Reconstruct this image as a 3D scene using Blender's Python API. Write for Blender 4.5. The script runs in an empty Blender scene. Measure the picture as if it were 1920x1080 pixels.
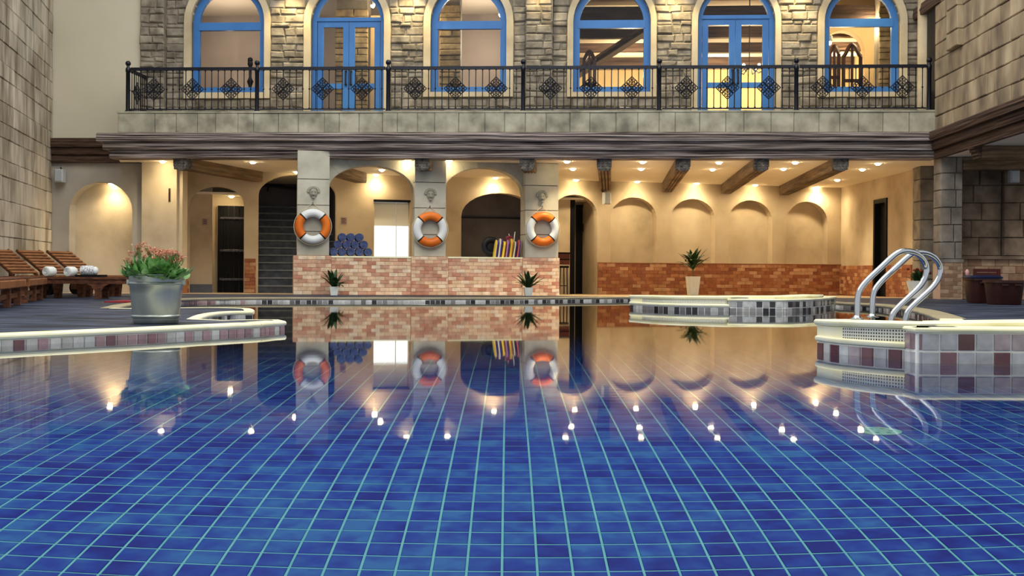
import bpy, math, random
from math import sin, cos, pi, atan2, sqrt, hypot
from mathutils import Vector, Matrix
random.seed(7)
SC = bpy.context.scene
COL = SC.collection
# ------------------------------------------------------------------ camera, world, light, exposure
FX, CX, CY, HC, RO = 2100.0, 960.0, 510.0, 0.55, 0.0061      # focal length in pixels, principal point, eye height, roll
cd = bpy.data.cameras.new('camera'); cam = bpy.data.objects.new('camera', cd); COL.objects.link(cam)
cd.sensor_width = 36.0; cd.lens = FX / 1920 * 36; cd.shift_y = -30 / 1920; cd.clip_end = 200; cd.clip_start = 0.05
cam.matrix_world = Matrix.Translation((0, 0, HC)) @ Matrix.Rotation(pi / 2, 4, 'X') @ Matrix.Rotation(RO, 4, 'Z')
SC.camera = cam
W = bpy.data.worlds.new('hall_daylight'); SC.world = W; W.use_nodes = True
W.node_tree.nodes['Background'].inputs[0].default_value = (0.93, 0.97, 1.0, 1)
W.node_tree.nodes['Background'].inputs[1].default_value = 0.55
sk = bpy.data.lights.new('roof_skylight', 'AREA'); sk.shape = 'RECTANGLE'; sk.size = 16; sk.size_y = 12; sk.energy = 1500; sk.color = (1, .97, .9)
sko = bpy.data.objects.new('roof_skylight', sk); COL.objects.link(sko); sko.location = (0, 11, 12); sko.rotation_euler = (math.radians(12), 0, 0)
SC.view_settings.view_transform = 'Standard'; SC.view_settings.look = 'None'
SC.view_settings.gamma = 1; SC.view_settings.use_curve_mapping = False
SC.view_settings.exposure = 0.6
try:
    SC.cycles.use_denoising = True; SC.cycles.sample_clamp_indirect = 20; SC.cycles.max_bounces = 10
except Exception: pass

# ------------------------------------------------------------------ measuring helpers
def ray(px, py):
    dx, dy = px - CX, -(py - CY); c, s = cos(RO), sin(RO)
    return ((dx * c - dy * s) / FX, 1.0, (dx * s + dy * c) / FX)
def G(px, py, z=0.0):                        # point of a level surface
    d = ray(px, py); k = (z - HC) / d[2]; return (d[0] * k, k)
def P(px, py, Y):
    d = ray(px, py); return Vector((d[0] * Y, Y, HC + d[2] * Y))
class Frame:
    def __init__(f, ox, oy, a):
        f.o = (ox, oy); f.a = a; f.u = (cos(a), sin(a)); f.v = (-sin(a), cos(a))
    def hit(f, px, py, t=0.0):
        d = ray(px, py); k = (t + f.o[0] * f.v[0] + f.o[1] * f.v[1]) / (d[0] * f.v[0] + d[1] * f.v[1])
        x, y = d[0] * k - f.o[0], k - f.o[1]
        return (x * f.u[0] + y * f.u[1], HC + d[2] * k)
    def s(f, px, py=400, t=0.0): return f.hit(px, py, t)[0]
    def z(f, px, py, t=0.0): return f.hit(px, py, t)[1]
    def w(f, s, t, z): return Vector((f.o[0] + s * f.u[0] + t * f.v[0], f.o[1] + s * f.u[1] + t * f.v[1], z))
    def loc(f, x, y):
        x -= f.o[0]; y -= f.o[1]; return (x * f.u[0] + y * f.u[1], x * f.v[0] + y * f.v[1])
WF = Frame(0, 0, 0)
F = Frame(0, 21.9, -0.055)                   # balcony and beams
A = Frame(-1.64, 22.55, math.atan(0.22))     # row of three pillars
N = Frame(1.18, 27.3, math.atan(0.255))      # long wall at the back of the arcade
FLOOR_Z = 0.085
def fz(y): return FLOOR_Z - 0.012 * max(0.0, y - 21.5)
ZS = 2.797                                   # underside of the arcade ceiling

# ------------------------------------------------------------------ mesh helpers
class MB:
    def __init__(m): m.v = []; m.f = []; m.uv = None
    def add(m, vs, fs):
        n = len(m.v); m.v += [tuple(p) for p in vs]; m.f += [tuple(i + n for i in f) for f in fs]; return m
    def box(m, x0, x1, y0, y1, z0, z1):
        return m.add([(x0,y0,z0),(x1,y0,z0),(x1,y1,z0),(x0,y1,z0),(x0,y0,z1),(x1,y0,z1),(x1,y1,z1),(x0,y1,z1)],
            [(0,3,2,1),(4,5,6,7),(0,1,5,4),(1,2,6,5),(2,3,7,6),(3,0,4,7)])
    def blk(m, x0, x1, z0, z1, tf, tb, c=.012, j=0.0):      # block with a chamfered face towards -t
        r = lambda: random.uniform(-j, j)
        q = [(x0+r(), z0+r()), (x1+r(), z0+r()), (x1+r(), z1+r()), (x0+r(), z1+r())]
        cx, cz = (x0+x1)/2, (z0+z1)/2
        ins = [(a + (c if a < cx else -c), b + (c if b < cz else -c)) for a, b in q]
        vs = [(a, tb, b) for a, b in q] + [(a, tf + c, b) for a, b in q] + [(a, tf, b) for a, b in ins]
        fs = [(8, 9, 10, 11)]
        for k in range(4):
            l = (k+1) % 4; fs += [(k, l, 4+l, 4+k), (4+k, 4+l, 8+l, 8+k)]
        return m.add(vs, fs)
    def prism(m, pts, y0, y1):                               # outline in (x, z), along y
        n = len(pts); vs = [(x, y0, z) for x, z in pts] + [(x, y1, z) for x, z in pts]
        return m.add(vs, [tuple(range(n)), tuple(range(2*n-1, n-1, -1))] + [(i, i+n, (i+1) % n + n, (i+1) % n) for i in range(n)])
    def slab(m, pts, z0, z1):                                # outline in (x, y)
        n = len(pts); vs = [(x, y, z0) for x, y in pts] + [(x, y, z1) for x, y in pts]
        return m.add(vs, [tuple(range(n-1, -1, -1)), tuple(range(n, 2*n))] + [(i, (i+1) % n, (i+1) % n + n, i+n) for i in range(n)])
    def tube(m, path, r, n=8, cap=True, closed=False):
        path = [Vector(p) for p in path]; L = len(path); rings = []
        rr = r if isinstance(r, (list, tuple)) else [r] * L
        up = None
        for i, p in enumerate(path):
            if closed: d = path[(i+1) % L] - path[i-1]
            else: d = path[min(i+1, L-1)] - path[max(i-1, 0)]
            d.normalize()
            if up is None:
                up = Vector((0,0,1)) if abs(d.z) < .9 else Vector((0,1,0))
            a = d.cross(up)
            if a.length < 1e-6: a = d.orthogonal()
            a.normalize(); b = a.cross(d); b.normalize(); up = b
            rings.append([p + (a*cos(2*pi*k/n) + b*sin(2*pi*k/n)) * rr[i] for k in range(n)])
        vs = [q for R in rings for q in R]; fs = []
        for i in range(L if closed else L-1):
            i2 = (i+1) % L
            for k in range(n): fs.append((i*n+k, i*n+(k+1) % n, i2*n+(k+1) % n, i2*n+k))
        if cap and not closed: fs += [tuple(range(n-1, -1, -1)), tuple((L-1)*n+k for k in range(n))]
        return m.add(vs, fs)
    def lathe(m, prof, n=20, c=(0,0,0)):                     # (r, z) around z
        vs = []; fs = []
        for r, z in prof:
            for k in range(n): vs.append((c[0]+r*cos(2*pi*k/n), c[1]+r*sin(2*pi*k/n), c[2]+z))
        for i in range(len(prof)-1):
            for k in range(n): fs.append((i*n+k, i*n+(k+1) % n, (i+1)*n+(k+1) % n, (i+1)*n+k))
        fs += [tuple(range(n-1,-1,-1)), tuple((len(prof)-1)*n+k for k in range(n))]
        return m.add(vs, fs)
    def ball(m, c, r, n=10, sq=(1,1,1)):
        h = n // 2; vs = []; fs = []
        for i in range(h+1):
            th = pi * i / h
            for k in range(n):
                ph = 2*pi*k/n; vs.append((c[0]+r*sq[0]*sin(th)*cos(ph), c[1]+r*sq[1]*sin(th)*sin(ph), c[2]+r*sq[2]*cos(th)))
        for i in range(h):
            for k in range(n): fs.append((i*n+k, (i+1)*n+k, (i+1)*n+(k+1) % n, i*n+(k+1) % n))
        return m.add(vs, fs)
    def mesh(m, name, mat, smooth=False, o=(0,0,0)):
        me = bpy.data.meshes.new(name)
        me.from_pydata([(a-o[0], b-o[1], c-o[2]) for a, b, c in m.v], [], m.f)
        if mat: me.materials.append(mat)
        if m.uv:
            l = me.uv_layers.new(name='UVMap')
            for p in me.polygons:
                for li in p.loop_indices: l.data[li].uv = m.uv[me.loops[li].vertex_index]
        if smooth:
            me.polygons.foreach_set('use_smooth', [True] * len(me.polygons))
            try: me.set_sharp_from_angle(angle=math.radians(40))
            except Exception: pass
        me.update(); return me
def tag(o, label=None, cat=None, group=None, kind=None):
    if label: o['label'] = label
    if cat: o['category'] = cat
    if group: o['group'] = group
    if kind: o['kind'] = kind
    return o
def put(name, me, parent=None, loc=(0,0,0), rz=0.0, label=None, kind=None):
    o = bpy.data.objects.new(name, me); COL.objects.link(o)
    o.location = loc; o.rotation_euler = (0, 0, rz)
    if parent is not None: o.parent = parent
    return tag(o, label, kind=kind)
class T:                                                     # a thing: an Empty at its base, parts in the frame's coordinates
    def __init__(t, name, label, cat, fr=WF, at=(0,0,0), group=None, kind=None):
        t.fr, t.at = fr, at; t.e = bpy.data.objects.new(name, None); COL.objects.link(t.e); t.e.empty_display_size = .1
        t.e.location = fr.w(*at); t.e.rotation_euler = (0, 0, fr.a); tag(t.e, label, cat, group, kind)
    def part(t, name, mb, mat, parent=None, smooth=False, label=None, kind=None):
        return put(name, mb.mesh(name, mat, smooth, t.at), parent or t.e, (0,0,0), 0, label, kind)
    def inst(t, name, me, s, tt, z, parent=None, rz=0.0):
        return put(name, me, parent or t.e, (s - t.at[0], tt - t.at[1], z - t.at[2]), rz)
def single(name, mb, mat, label, cat, fr=WF, at=(0,0,0), group=None, kind=None, smooth=False):
    o = put(name, mb.mesh(name, mat, smooth, at), None, fr.w(*at), fr.a); return tag(o, label, cat, group, kind)

# ------------------------------------------------------------------ materials
MATS = {}
def _ramp(nt, cols, interp='LINEAR'):
    r = nt.nodes.new('ShaderNodeValToRGB'); e = r.color_ramp; e.interpolation = interp
    n = len(cols)
    pos = [i / (n - 1) if interp == 'LINEAR' else i / n for i in range(n)]
    if interp == 'LINEAR': pos = [.28 + .44 * p for p in pos]
    while len(e.elements) < n: e.elements.new(.5)
    for i, c in enumerate(cols): e.elements[i].position = pos[i]; e.elements[i].color = (*c, 1)
    return r
def _rand(nt):
    oi = nt.nodes.new('ShaderNodeObjectInfo'); ge = nt.nodes.new('ShaderNodeNewGeometry'); a = nt.nodes.new('ShaderNodeMath'); a.operation = 'MULTIPLY_ADD'
    nt.links.new(oi.outputs['Random'], a.inputs[0]); a.inputs[1].default_value = 7.31
    nt.links.new(ge.outputs['Random Per Island'], a.inputs[2])
    f = nt.nodes.new('ShaderNodeMath'); f.operation = 'FRACT'; nt.links.new(a.outputs[0], f.inputs[0]); return f.outputs[0]
def hexc(h):
    f = lambda v: v / 12.92 if v <= .04045 else ((v + .055) / 1.055) ** 2.4
    return tuple(f(int(h[i:i+2], 16) / 255) for i in (0, 2, 4))
def mat(name, cols, rough=.75, scale=2.0, stretch=(1,1,1), bump=0.0, bscale=25, rnd=0.0, metal=0.0, spec=.3, palette=None, bstretch=None, emit=None, detail=5):
    if name in MATS: return MATS[name]
    m = bpy.data.materials.new(name); m.use_nodes = True; nt = m.node_tree; b = nt.nodes['Principled BSDF']
    b.inputs['Roughness'].default_value = rough; b.inputs['Metallic'].default_value = metal; b.inputs['Specular IOR Level'].default_value = spec
    cols = [hexc(c) if isinstance(c, str) else c for c in cols]
    ge = nt.nodes.new('ShaderNodeNewGeometry')
    def noise(sc, st):
        mp = nt.nodes.new('ShaderNodeMapping'); mp.inputs['Scale'].default_value = st; nt.links.new(ge.outputs['Position'], mp.inputs[0])
        n = nt.nodes.new('ShaderNodeTexNoise'); n.inputs['Scale'].default_value = sc; n.inputs['Detail'].default_value = detail; nt.links.new(mp.outputs[0], n.inputs['Vector']); return n
    if len(cols) > 1:
        r = _ramp(nt, cols); nt.links.new(noise(scale, stretch).outputs[0], r.inputs[0]); out = r.outputs[0]
    else:
        c = nt.nodes.new('ShaderNodeRGB'); c.outputs[0].default_value = (*cols[0], 1); out = c.outputs[0]
    if palette:
        pr = _ramp(nt, [hexc(c) for c in palette], 'CONSTANT'); nt.links.new(_rand(nt), pr.inputs[0])
        mx = nt.nodes.new('ShaderNodeMix'); mx.data_type = 'RGBA'; mx.blend_type = 'MULTIPLY'; mx.inputs[0].default_value = 1
        nt.links.new(pr.outputs[0], mx.inputs[6]); nt.links.new(out, mx.inputs[7]); out = mx.outputs[2]
    if rnd:
        hs = nt.nodes.new('ShaderNodeHueSaturation'); mr = nt.nodes.new('ShaderNodeMapRange'); nt.links.new(_rand(nt), mr.inputs[0])
        mr.inputs[3].default_value = 1 - rnd; mr.inputs[4].default_value = 1 + rnd
        nt.links.new(mr.outputs[0], hs.inputs['Value']); nt.links.new(out, hs.inputs['Color']); out = hs.outputs[0]
    nt.links.new(out, b.inputs['Base Color'])
    if bump:
        bp = nt.nodes.new('ShaderNodeBump'); bp.inputs['Strength'].default_value = bump; bp.inputs['Distance'].default_value = .02
        nt.links.new(noise(bscale, bstretch or stretch).outputs[0], bp.inputs['Height']); nt.links.new(bp.outputs[0], b.inputs['Normal'])
    if emit:
        b.inputs['Emission Color'].default_value = (*emit[:3], 1); b.inputs['Emission Strength'].default_value = emit[3]
    MATS[name] = m; return m
M_plaster = mat('sand_plaster', ['a3937a', 'c0b096', 'd0c2aa'], .85, 1.1, bump=.15, bscale=6)
M_greyplaster = mat('grey_plaster', ['8b8680', 'a39d93', 'b0aa9c'], .85, 1.0, bump=.1, bscale=6)
M_beige = mat('beige_wall_paint', ['c0b8a2', 'c8c0aa', 'cec6b2'], .85, .5)
M_ceil = mat('ceiling_paint', ['e6dcc8', 'efe6d4'], .85, .7)
M_colstone = mat('pillar_stone', ['9b9788', 'b3ae9d', 'c2bdab'], .8, 2.2, bump=.15, bscale=14, rnd=.06)
M_mortar = mat('dark_mortar', ['4a4238', '5c5347'], .95, 6)
M_lstone = mat('streaked_wall_stone', ['6f6555', '978b78', 'b8ae9c', 'c8c0b0'], .85, 3.0, stretch=(1,1,.28), bump=.4, bscale=9, rnd=.16)
M_rstone = mat('brown_wall_stone', ['65574a', '948268', 'b3a184'], .85, 2.5, stretch=(1,1,.45), bump=.4, bscale=9, rnd=.14)
M_pstone = mat('grey_pillar_block', ['5f574f', '7d756c', '968d83'], .85, 3.2, bump=.4, bscale=10, rnd=.14)
M_rwall = mat('brown_rear_block', ['4a3d34', '6d5d4f', '8a7969'], .85, 3.2, bump=.5, bscale=10, rnd=.15)
M_rubble = mat('facade_rubble_stone', ['5c5448', '81786a', '9d9484'], .9, 4.5, bump=.6, bscale=16, rnd=.2)
M_mort2 = mat('facade_mortar', ['6f6759', '867e6f'], .95, 5, bump=.3)
M_balc = mat('balcony_block_stone', ['736e60', '9c9784', 'b4b09c'], .85, 3.0, bump=.3, bscale=12, rnd=.1)
M_surr = mat('cream_surround_plaster', ['aa9a7c', 'beae90', 'ccbea2'], .85, 2, bump=.1)
M_blue = mat('blue_frame_paint', ['2f68a8', '3a76b8'], .45, 2, spec=.4)
M_wood = mat('weathered_beam_wood', ['241c1a', '6a5d58', '8d817b', '978b86', 'c4b8b2'], .8, 5.0, stretch=(.2, .2, 7), bump=.9, bscale=5, bstretch=(.3, .3, 8), rnd=.07)
M_woodr = mat('dark_beam_wood', ['2c1f18', '49362b', '5d463a'], .8, 5.0, stretch=(.6, .12, 7), bump=.8, bscale=5, bstretch=(.6,.2,8), rnd=.06)
M_corb = mat('corbel_wood', ['4a3a2c', '6e5942', '8a7256'], .75, 4, stretch=(.6,.3,5), bump=.6, bscale=6)
M_carve = mat('carved_beam_end', ['35302c', '5a544d', '7a746b'], .8, 14, bump=1, bscale=26)
M_iron = mat('black_iron', ['0b0d16', '141828'], .38, 6, spec=.5, metal=.3)
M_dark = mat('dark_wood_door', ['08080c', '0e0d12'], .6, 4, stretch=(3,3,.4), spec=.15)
M_slate = mat('wet_slate_deck', ['090c14', '1b212e', '384155', '5a6478'], .5, 3.2, stretch=(.5,2.6,1), bump=.8, bscale=6, spec=.15)
M_arcf = mat('arcade_floor_stone', ['b09a7c', 'c2ac8c'], .35, 2.5, bump=.2, spec=.4)
M_cope = mat('cream_coping_stone', ['e4dcac', 'f2ecc4', 'f6f2d2'], .5, 4, bump=.05, spec=.4)
M_grout = mat('white_grout', ['ecebe0', 'f4f3ea'], .7, 6)
M_tileL = mat('glazed_edge_tile', ['d8d8d8', 'ffffff'], .18, 14, palette=['8f6468', 'c7c5bd', '9d7b7c', 'cfcdc4', 'bfbab2', 'b48f90', 'd6d3c8', '7d5256', 'cac4ba', 'a98a88'], spec=.6)
M_tileR = mat('glazed_block_tile', ['d0d0d0', 'ffffff'], .15, 12, palette=['7a4f52', 'c9c9c6', 'a08486', '693f45', 'd2d2ce', 'b7a4a6', '8a6167', 'bfbcbb', 'd8d8d4'], spec=.6)
M_tileG = mat('grey_edge_tile', ['d0d0d0', 'ffffff'], .18, 14, palette=['1c1a20', '9a9894', '6a6664', 'c8c7c0', '2a262c', 'b4b2ac', '84807e', 'd4d3cc', '3a3438'], spec=.6)
M_bricks = mat('painted_brick', ['d0d0d0', 'ffffff'], .75, 9, palette=['d09b80', 'efd2b0', 'dcb092', 'f4dcc0', 'c68a70', 'e8c4a0', 'f0d0ae', 'd4a388'], bump=.2, bscale=30)
M_bricks2 = mat('arcade_brick', ['cfcfcf', 'ffffff'], .75, 9, palette=['a86a4c', 'c08a64', '9e6248', 'd2a480', 'b0744f', 'bb8058', 'a46646'], bump=.2, bscale=30)
M_bmort = mat('brick_mortar', ['c8a48a', 'd4b298'], .9, 8)
M_bmort2 = mat('arcade_brick_mortar', ['8c5a3c', '9a6a48'], .9, 8)
M_white = mat('white_glaze', ['d9dbd4', 'e6e8e0'], .4, 8)
M_steel = mat('polished_steel', ['b9bcc0'], .12, metal=1)
M_lampring = mat('lamp_ring', ['d8d4c8'], .4)
def emitm(name, c, s):
    m = bpy.data.materials.new(name); m.use_nodes = True; nt = m.node_tree; nt.nodes.clear()
    e = nt.nodes.new('ShaderNodeEmission'); e.inputs[0].default_value = (*c, 1); e.inputs[1].default_value = s
    o = nt.nodes.new('ShaderNodeOutputMaterial'); nt.links.new(e.outputs[0], o.inputs[0]); return m
M_glow = emitm('lamp_glow', (1, .80, .45), 60)
def glassm(name, tint=(1,1,1), f=1.45):
    m = bpy.data.materials.new(name); m.use_nodes = True; nt = m.node_tree; nt.nodes.clear()
    t = nt.nodes.new('ShaderNodeBsdfTransparent'); t.inputs[0].default_value = (*tint, 1); g = nt.nodes.new('ShaderNodeBsdfGlossy'); g.inputs['Roughness'].default_value = .02
    fr = nt.nodes.new('ShaderNodeFresnel'); fr.inputs[0].default_value = f; mx = nt.nodes.new('ShaderNodeMixShader'); o = nt.nodes.new('ShaderNodeOutputMaterial')
    nt.links.new(fr.outputs[0], mx.inputs[0]); nt.links.new(t.outputs[0], mx.inputs[1]); nt.links.new(g.outputs[0], mx.inputs[2]); nt.links.new(mx.outputs[0], o.inputs[0]); return m
M_glass = glassm('window_glass', (.93, .93, .93))
def waterm():
    m = bpy.data.materials.new('pool_water'); m.use_nodes = True; nt = m.node_tree; nt.nodes.clear()
    # refracting surface whose mirror strength follows Fresnel, held back a little as through a polarising filter
    g = nt.nodes.new('ShaderNodeBsdfRefraction'); g.inputs['IOR'].default_value = 1.333; g.inputs['Roughness'].default_value = 0.0; g.inputs['Color'].default_value = (.93, .98, 1, 1)
    gl = nt.nodes.new('ShaderNodeBsdfGlossy'); gl.inputs['Roughness'].default_value = .024
    fr = nt.nodes.new('ShaderNodeFresnel'); fr.inputs['IOR'].default_value = 1.333
    pw = nt.nodes.new('ShaderNodeMapRange'); pw.interpolation_type = 'SMOOTHSTEP'; pw.inputs[1].default_value = .34; pw.inputs[2].default_value = .72; nt.links.new(fr.outputs[0], pw.inputs[0])
    ge = nt.nodes.new('ShaderNodeNewGeometry'); mp = nt.nodes.new('ShaderNodeMapping'); mp.inputs['Scale'].default_value = (.5, 1.6, 1); nt.links.new(ge.outputs['Position'], mp.inputs[0])
    n = nt.nodes.new('ShaderNodeTexNoise'); n.inputs['Scale'].default_value = 2.2; n.inputs['Detail'].default_value = 2; nt.links.new(mp.outputs[0], n.inputs['Vector'])
    b = nt.nodes.new('ShaderNodeBump'); b.inputs['Strength'].default_value = .003; b.inputs['Distance'].default_value = .05; nt.links.new(n.outputs[0], b.inputs['Height'])
    nt.links.new(b.outputs[0], g.inputs['Normal']); nt.links.new(b.outputs[0], gl.inputs['Normal'])
    mx = nt.nodes.new('ShaderNodeMixShader'); o = nt.nodes.new('ShaderNodeOutputMaterial')
    nt.links.new(pw.outputs[0], mx.inputs[0]); nt.links.new(g.outputs[0], mx.inputs[1]); nt.links.new(gl.outputs[0], mx.inputs[2]); nt.links.new(mx.outputs[0], o.inputs[0]); return m
M_water = waterm()
TP = 0.111                                   # pool tile pitch
PA, PX, PY = 0.004, -0.0257, 3.51            # turn and phase of the pool tile grid
def pooltilem():
    m = bpy.data.materials.new('cobalt_pool_tile'); m.use_nodes = True; nt = m.node_tree; b = nt.nodes['Principled BSDF']; b.inputs['Roughness'].default_value = .35
    ge = nt.nodes.new('ShaderNodeNewGeometry'); mp = nt.nodes.new('ShaderNodeMapping'); mp.inputs['Location'].default_value = (-PX, -PY, 0); nt.links.new(ge.outputs['Position'], mp.inputs[0])
    dv = nt.nodes.new('ShaderNodeVectorMath'); dv.operation = 'SCALE'; dv.inputs['Scale'].default_value = 1 / TP; nt.links.new(mp.outputs[0], dv.inputs[0])
    fl = nt.nodes.new('ShaderNodeVectorMath'); fl.operation = 'FLOOR'; nt.links.new(dv.outputs[0], fl.inputs[0])
    wn = nt.nodes.new('ShaderNodeTexWhiteNoise'); nt.links.new(fl.outputs[0], wn.inputs['Vector'])
    n1 = nt.nodes.new('ShaderNodeTexNoise'); n1.inputs['Scale'].default_value = 9; n1.inputs['Detail'].default_value = 2; nt.links.new(ge.outputs['Position'], n1.inputs['Vector'])
    n2 = nt.nodes.new('ShaderNodeTexNoise'); n2.inputs['Scale'].default_value = .9; n2.inputs['Detail'].default_value = 2; nt.links.new(ge.outputs['Position'], n2.inputs['Vector'])
    a1 = nt.nodes.new('ShaderNodeMath'); a1.operation = 'MULTIPLY_ADD'; nt.links.new(wn.outputs[0], a1.inputs[0]); a1.inputs[1].default_value = .30; nt.links.new(n1.outputs[0], a1.inputs[2])
    a2 = nt.nodes.new('ShaderNodeMath'); a2.operation = 'MULTIPLY_ADD'; nt.links.new(n2.outputs[0], a2.inputs[0]); a2.inputs[1].default_value = .55; nt.links.new(a1.outputs[0], a2.inputs[2])
    mr = nt.nodes.new('ShaderNodeMapRange'); mr.inputs[1].default_value = .62; mr.inputs[2].default_value = 1.24; nt.links.new(a2.outputs[0], mr.inputs[0])
    r = _ramp(nt, [hexc('0e1d84'), hexc('193a9c'), hexc('2450a2'), hexc('326cac')])
    for i, p in enumerate((.12, .42, .66, .95)): r.color_ramp.elements[i].position = p
    nt.links.new(mr.outputs[0], r.inputs[0]); nt.links.new(r.outputs[0], b.inputs['Base Color']); return m
M_ptile = pooltilem()
M_pgrout = mat('teal_grout', ['74bcbc', '8accc6'], .8, 5)
def mosaicm(name, dark, light, n=40.0, fill=.55):
    m = bpy.data.materials.new(name); m.use_nodes = True; nt = m.node_tree; b = nt.nodes['Principled BSDF']; b.inputs['Roughness'].default_value = .3
    uv = nt.nodes.new('ShaderNodeTexCoord'); sc = nt.nodes.new('ShaderNodeVectorMath'); sc.operation = 'SCALE'; sc.inputs['Scale'].default_value = n; nt.links.new(uv.outputs['UV'], sc.inputs[0])
    sp = nt.nodes.new('ShaderNodeSeparateXYZ'); nt.links.new(sc.outputs[0], sp.inputs[0]); o = []
    for k in (0, 1):
        f = nt.nodes.new('ShaderNodeMath'); f.operation = 'FRACT'; nt.links.new(sp.outputs[k], f.inputs[0])
        l = nt.nodes.new('ShaderNodeMath'); l.operation = 'LESS_THAN'; nt.links.new(f.outputs[0], l.inputs[0]); l.inputs[1].default_value = fill; o.append(l)
    mu = nt.nodes.new('ShaderNodeMath'); mu.operation = 'MULTIPLY'; nt.links.new(o[0].outputs[0], mu.inputs[0]); nt.links.new(o[1].outputs[0], mu.inputs[1])
    fl = nt.nodes.new('ShaderNodeVectorMath'); fl.operation = 'FLOOR'; nt.links.new(sc.outputs[0], fl.inputs[0]); wn = nt.nodes.new('ShaderNodeTexWhiteNoise'); nt.links.new(fl.outputs[0], wn.inputs['Vector'])
    r = _ramp(nt, [hexc(c) for c in dark], 'CONSTANT'); nt.links.new(wn.outputs[0], r.inputs[0])
    mx = nt.nodes.new('ShaderNodeMix'); mx.data_type = 'RGBA'; mx.inputs[6].default_value = (*hexc(light), 1); nt.links.new(mu.outputs[0], mx.inputs[0]); nt.links.new(r.outputs[0], mx.inputs[7]); nt.links.new(mx.outputs[2], b.inputs['Base Color']); return m
M_mosaic = mosaicm('small_mosaic', ['3a332e', '5a5249', '2e2824', '6d655a', '4a4038'], 'dcdccf', 48)
M_tub = mat('brown_tub', ['2a1512', '3a1e19'], .35, 5)
M_navyp = mat('navy_plastic', ['141c3c'], .35)
# ================================================================== POOL
PD = 1.38
def build_pool():
    t = T('floor_pool', 'deep blue tiled pool floor with pale teal grout lines', 'pool floor', WF, (0, 0, -PD), kind='structure')
    t.part('bed', MB().slab([(-15, -4), (15, -4), (15, 26), (-15, 26)], -PD - .2, -PD - .004), M_pgrout)
    g = TP - .0085
    me = MB().blk(-g/2, g/2, -g/2, g/2, 0, .006, .002)
    me.v = [(x, z, -y) for x, y, z in me.v]; me.f = [f[::-1] for f in me.f]
    mesh = me.mesh('pool_tile', M_ptile)
    c, s = cos(PA), sin(PA); cells = []
    for j in range(-12, 172):
        Y = PY + (j + .5) * TP
        hw = .475 * Y + .55
        n = int(hw / TP) + 1
        for i in range(-n, n + 1):
            X = PX + (i + .5) * TP
            cells.append((X - s * (Y - PY), Y + s * (X - PX)))
    near = sorted([q for q in cells if q[1] > 3.36 and abs(q[0]) < .457 * q[1] + .05], key=lambda q: q[1])[:300]
    ns = set(near)
    for x, y in near: put('tile', mesh, t.e, (x, y, 0), PA)
    mb = MB(); h = g / 2
    for x, y in cells:
        if (x, y) in ns: continue
        n = len(mb.v); z0, z1 = -PD - .006, -PD
        mb.v += [(x-h,y-h,z0),(x+h,y-h,z0),(x+h,y+h,z0),(x-h,y+h,z0),(x-h,y-h,z1),(x+h,y-h,z1),(x+h,y+h,z1),(x-h,y+h,z1)]
        mb.f += [(n+4,n+5,n+6,n+7),(n,n+1,n+5,n+4),(n+1,n+2,n+6,n+5),(n+3,n,n+4,n+7)]
    t.part('tile_field', mb, M_ptile, kind='stuff')
    # round drain cover on the bed
    d = T('drain_cover', 'pale teal round drain cover on the blue pool floor', 'drain', WF, (1.77, 5.38, -PD))
    md = mat('drain_teal', ['7fb8ae'], .5)
    d.part('plate', MB().lathe([(.001, .004), (.1, .004), (.103, .012), (.094, .016), (.001, .016)], 28, d.at), md)
    for k in range(6):
        a = 2 * pi * k / 6; d.part('slot', MB().box(d.at[0] + .055*cos(a) - .01, d.at[0] + .055*cos(a) + .01, d.at[1] + .055*sin(a) - .01, d.at[1] + .055*sin(a) + .01, -PD + .016, -PD + .02), mat('drain_grey', ['5a8d88'], .5))
    w = MB().add([(-15, -4, 0), (15, -4, 0), (15, 24, 0), (-15, 24, 0)], [(0, 1, 2, 3)])
    single('water', w, M_water, 'still clear pool water mirroring the arcade', 'water', kind='structure')
build_pool()

def resample(pts, d):
    out = [pts[0]]; acc = 0.0; L = [0.0]
    for a, b in zip(pts, pts[1:]): L.append(L[-1] + hypot(b[0]-a[0], b[1]-a[1]))
    n = max(1, round(L[-1] / d)); res = []
    k = 0
    for i in range(n + 1):
        q = L[-1] * i / n
        while k < len(L) - 2 and L[k+1] < q: k += 1
        f = (q - L[k]) / max(1e-9, L[k+1] - L[k]); res.append(tuple(a + (b - a) * f for a, b in zip(pts[k], pts[k+1])))
    return res
def smooth(pts, n=3):
    for _ in range(n):
        o = [pts[0]]
        for a, b in zip(pts, pts[1:]): o += [tuple(.75*p + .25*q for p, q in zip(a, b)), tuple(.25*p + .75*q for p, q in zip(a, b))]
        o.append(pts[-1]); pts = o
    return pts
def normals(pts):                            # to the right of travel
    o = []
    for i in range(len(pts)):
        a, b = pts[max(0, i-1)], pts[min(len(pts)-1, i+1)]; dx, dy = b[0]-a[0], b[1]-a[1]; l = hypot(dx, dy) or 1; o.append((dy / l, -dx / l))
    return o
def sweep(pts, prof, uvn=None):              # prof: (outward, z) ; pts may carry a base z as third value
    mb = MB(); ns = normals(pts); k = len(prof); acc = 0; uv = []
    for i, p in enumerate(pts):
        if i: acc += hypot(p[0]-pts[i-1][0], p[1]-pts[i-1][1])
        bz = p[2] if len(p) > 2 else 0
        for d, z in prof: mb.v.append((p[0] + ns[i][0]*d, p[1] + ns[i][1]*d, bz + z)); uv.append((acc, z))
    for i in range(len(pts) - 1):
        for j in range(k - 1): mb.f.append((i*k+j, (i+1)*k+j, (i+1)*k+j+1, i*k+j+1))
    mb.f += [tuple(range(k)), tuple((len(pts)-1)*k + j for j in range(k-1, -1, -1))]
    mb.uv = uv; return mb
COPE = [(-.26, -.02), (-.26, 0), (.008, 0), (.018, -.006), (.022, -.018), (.018, -.032), (.006, -.042), (-.26, -.042)]
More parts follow.
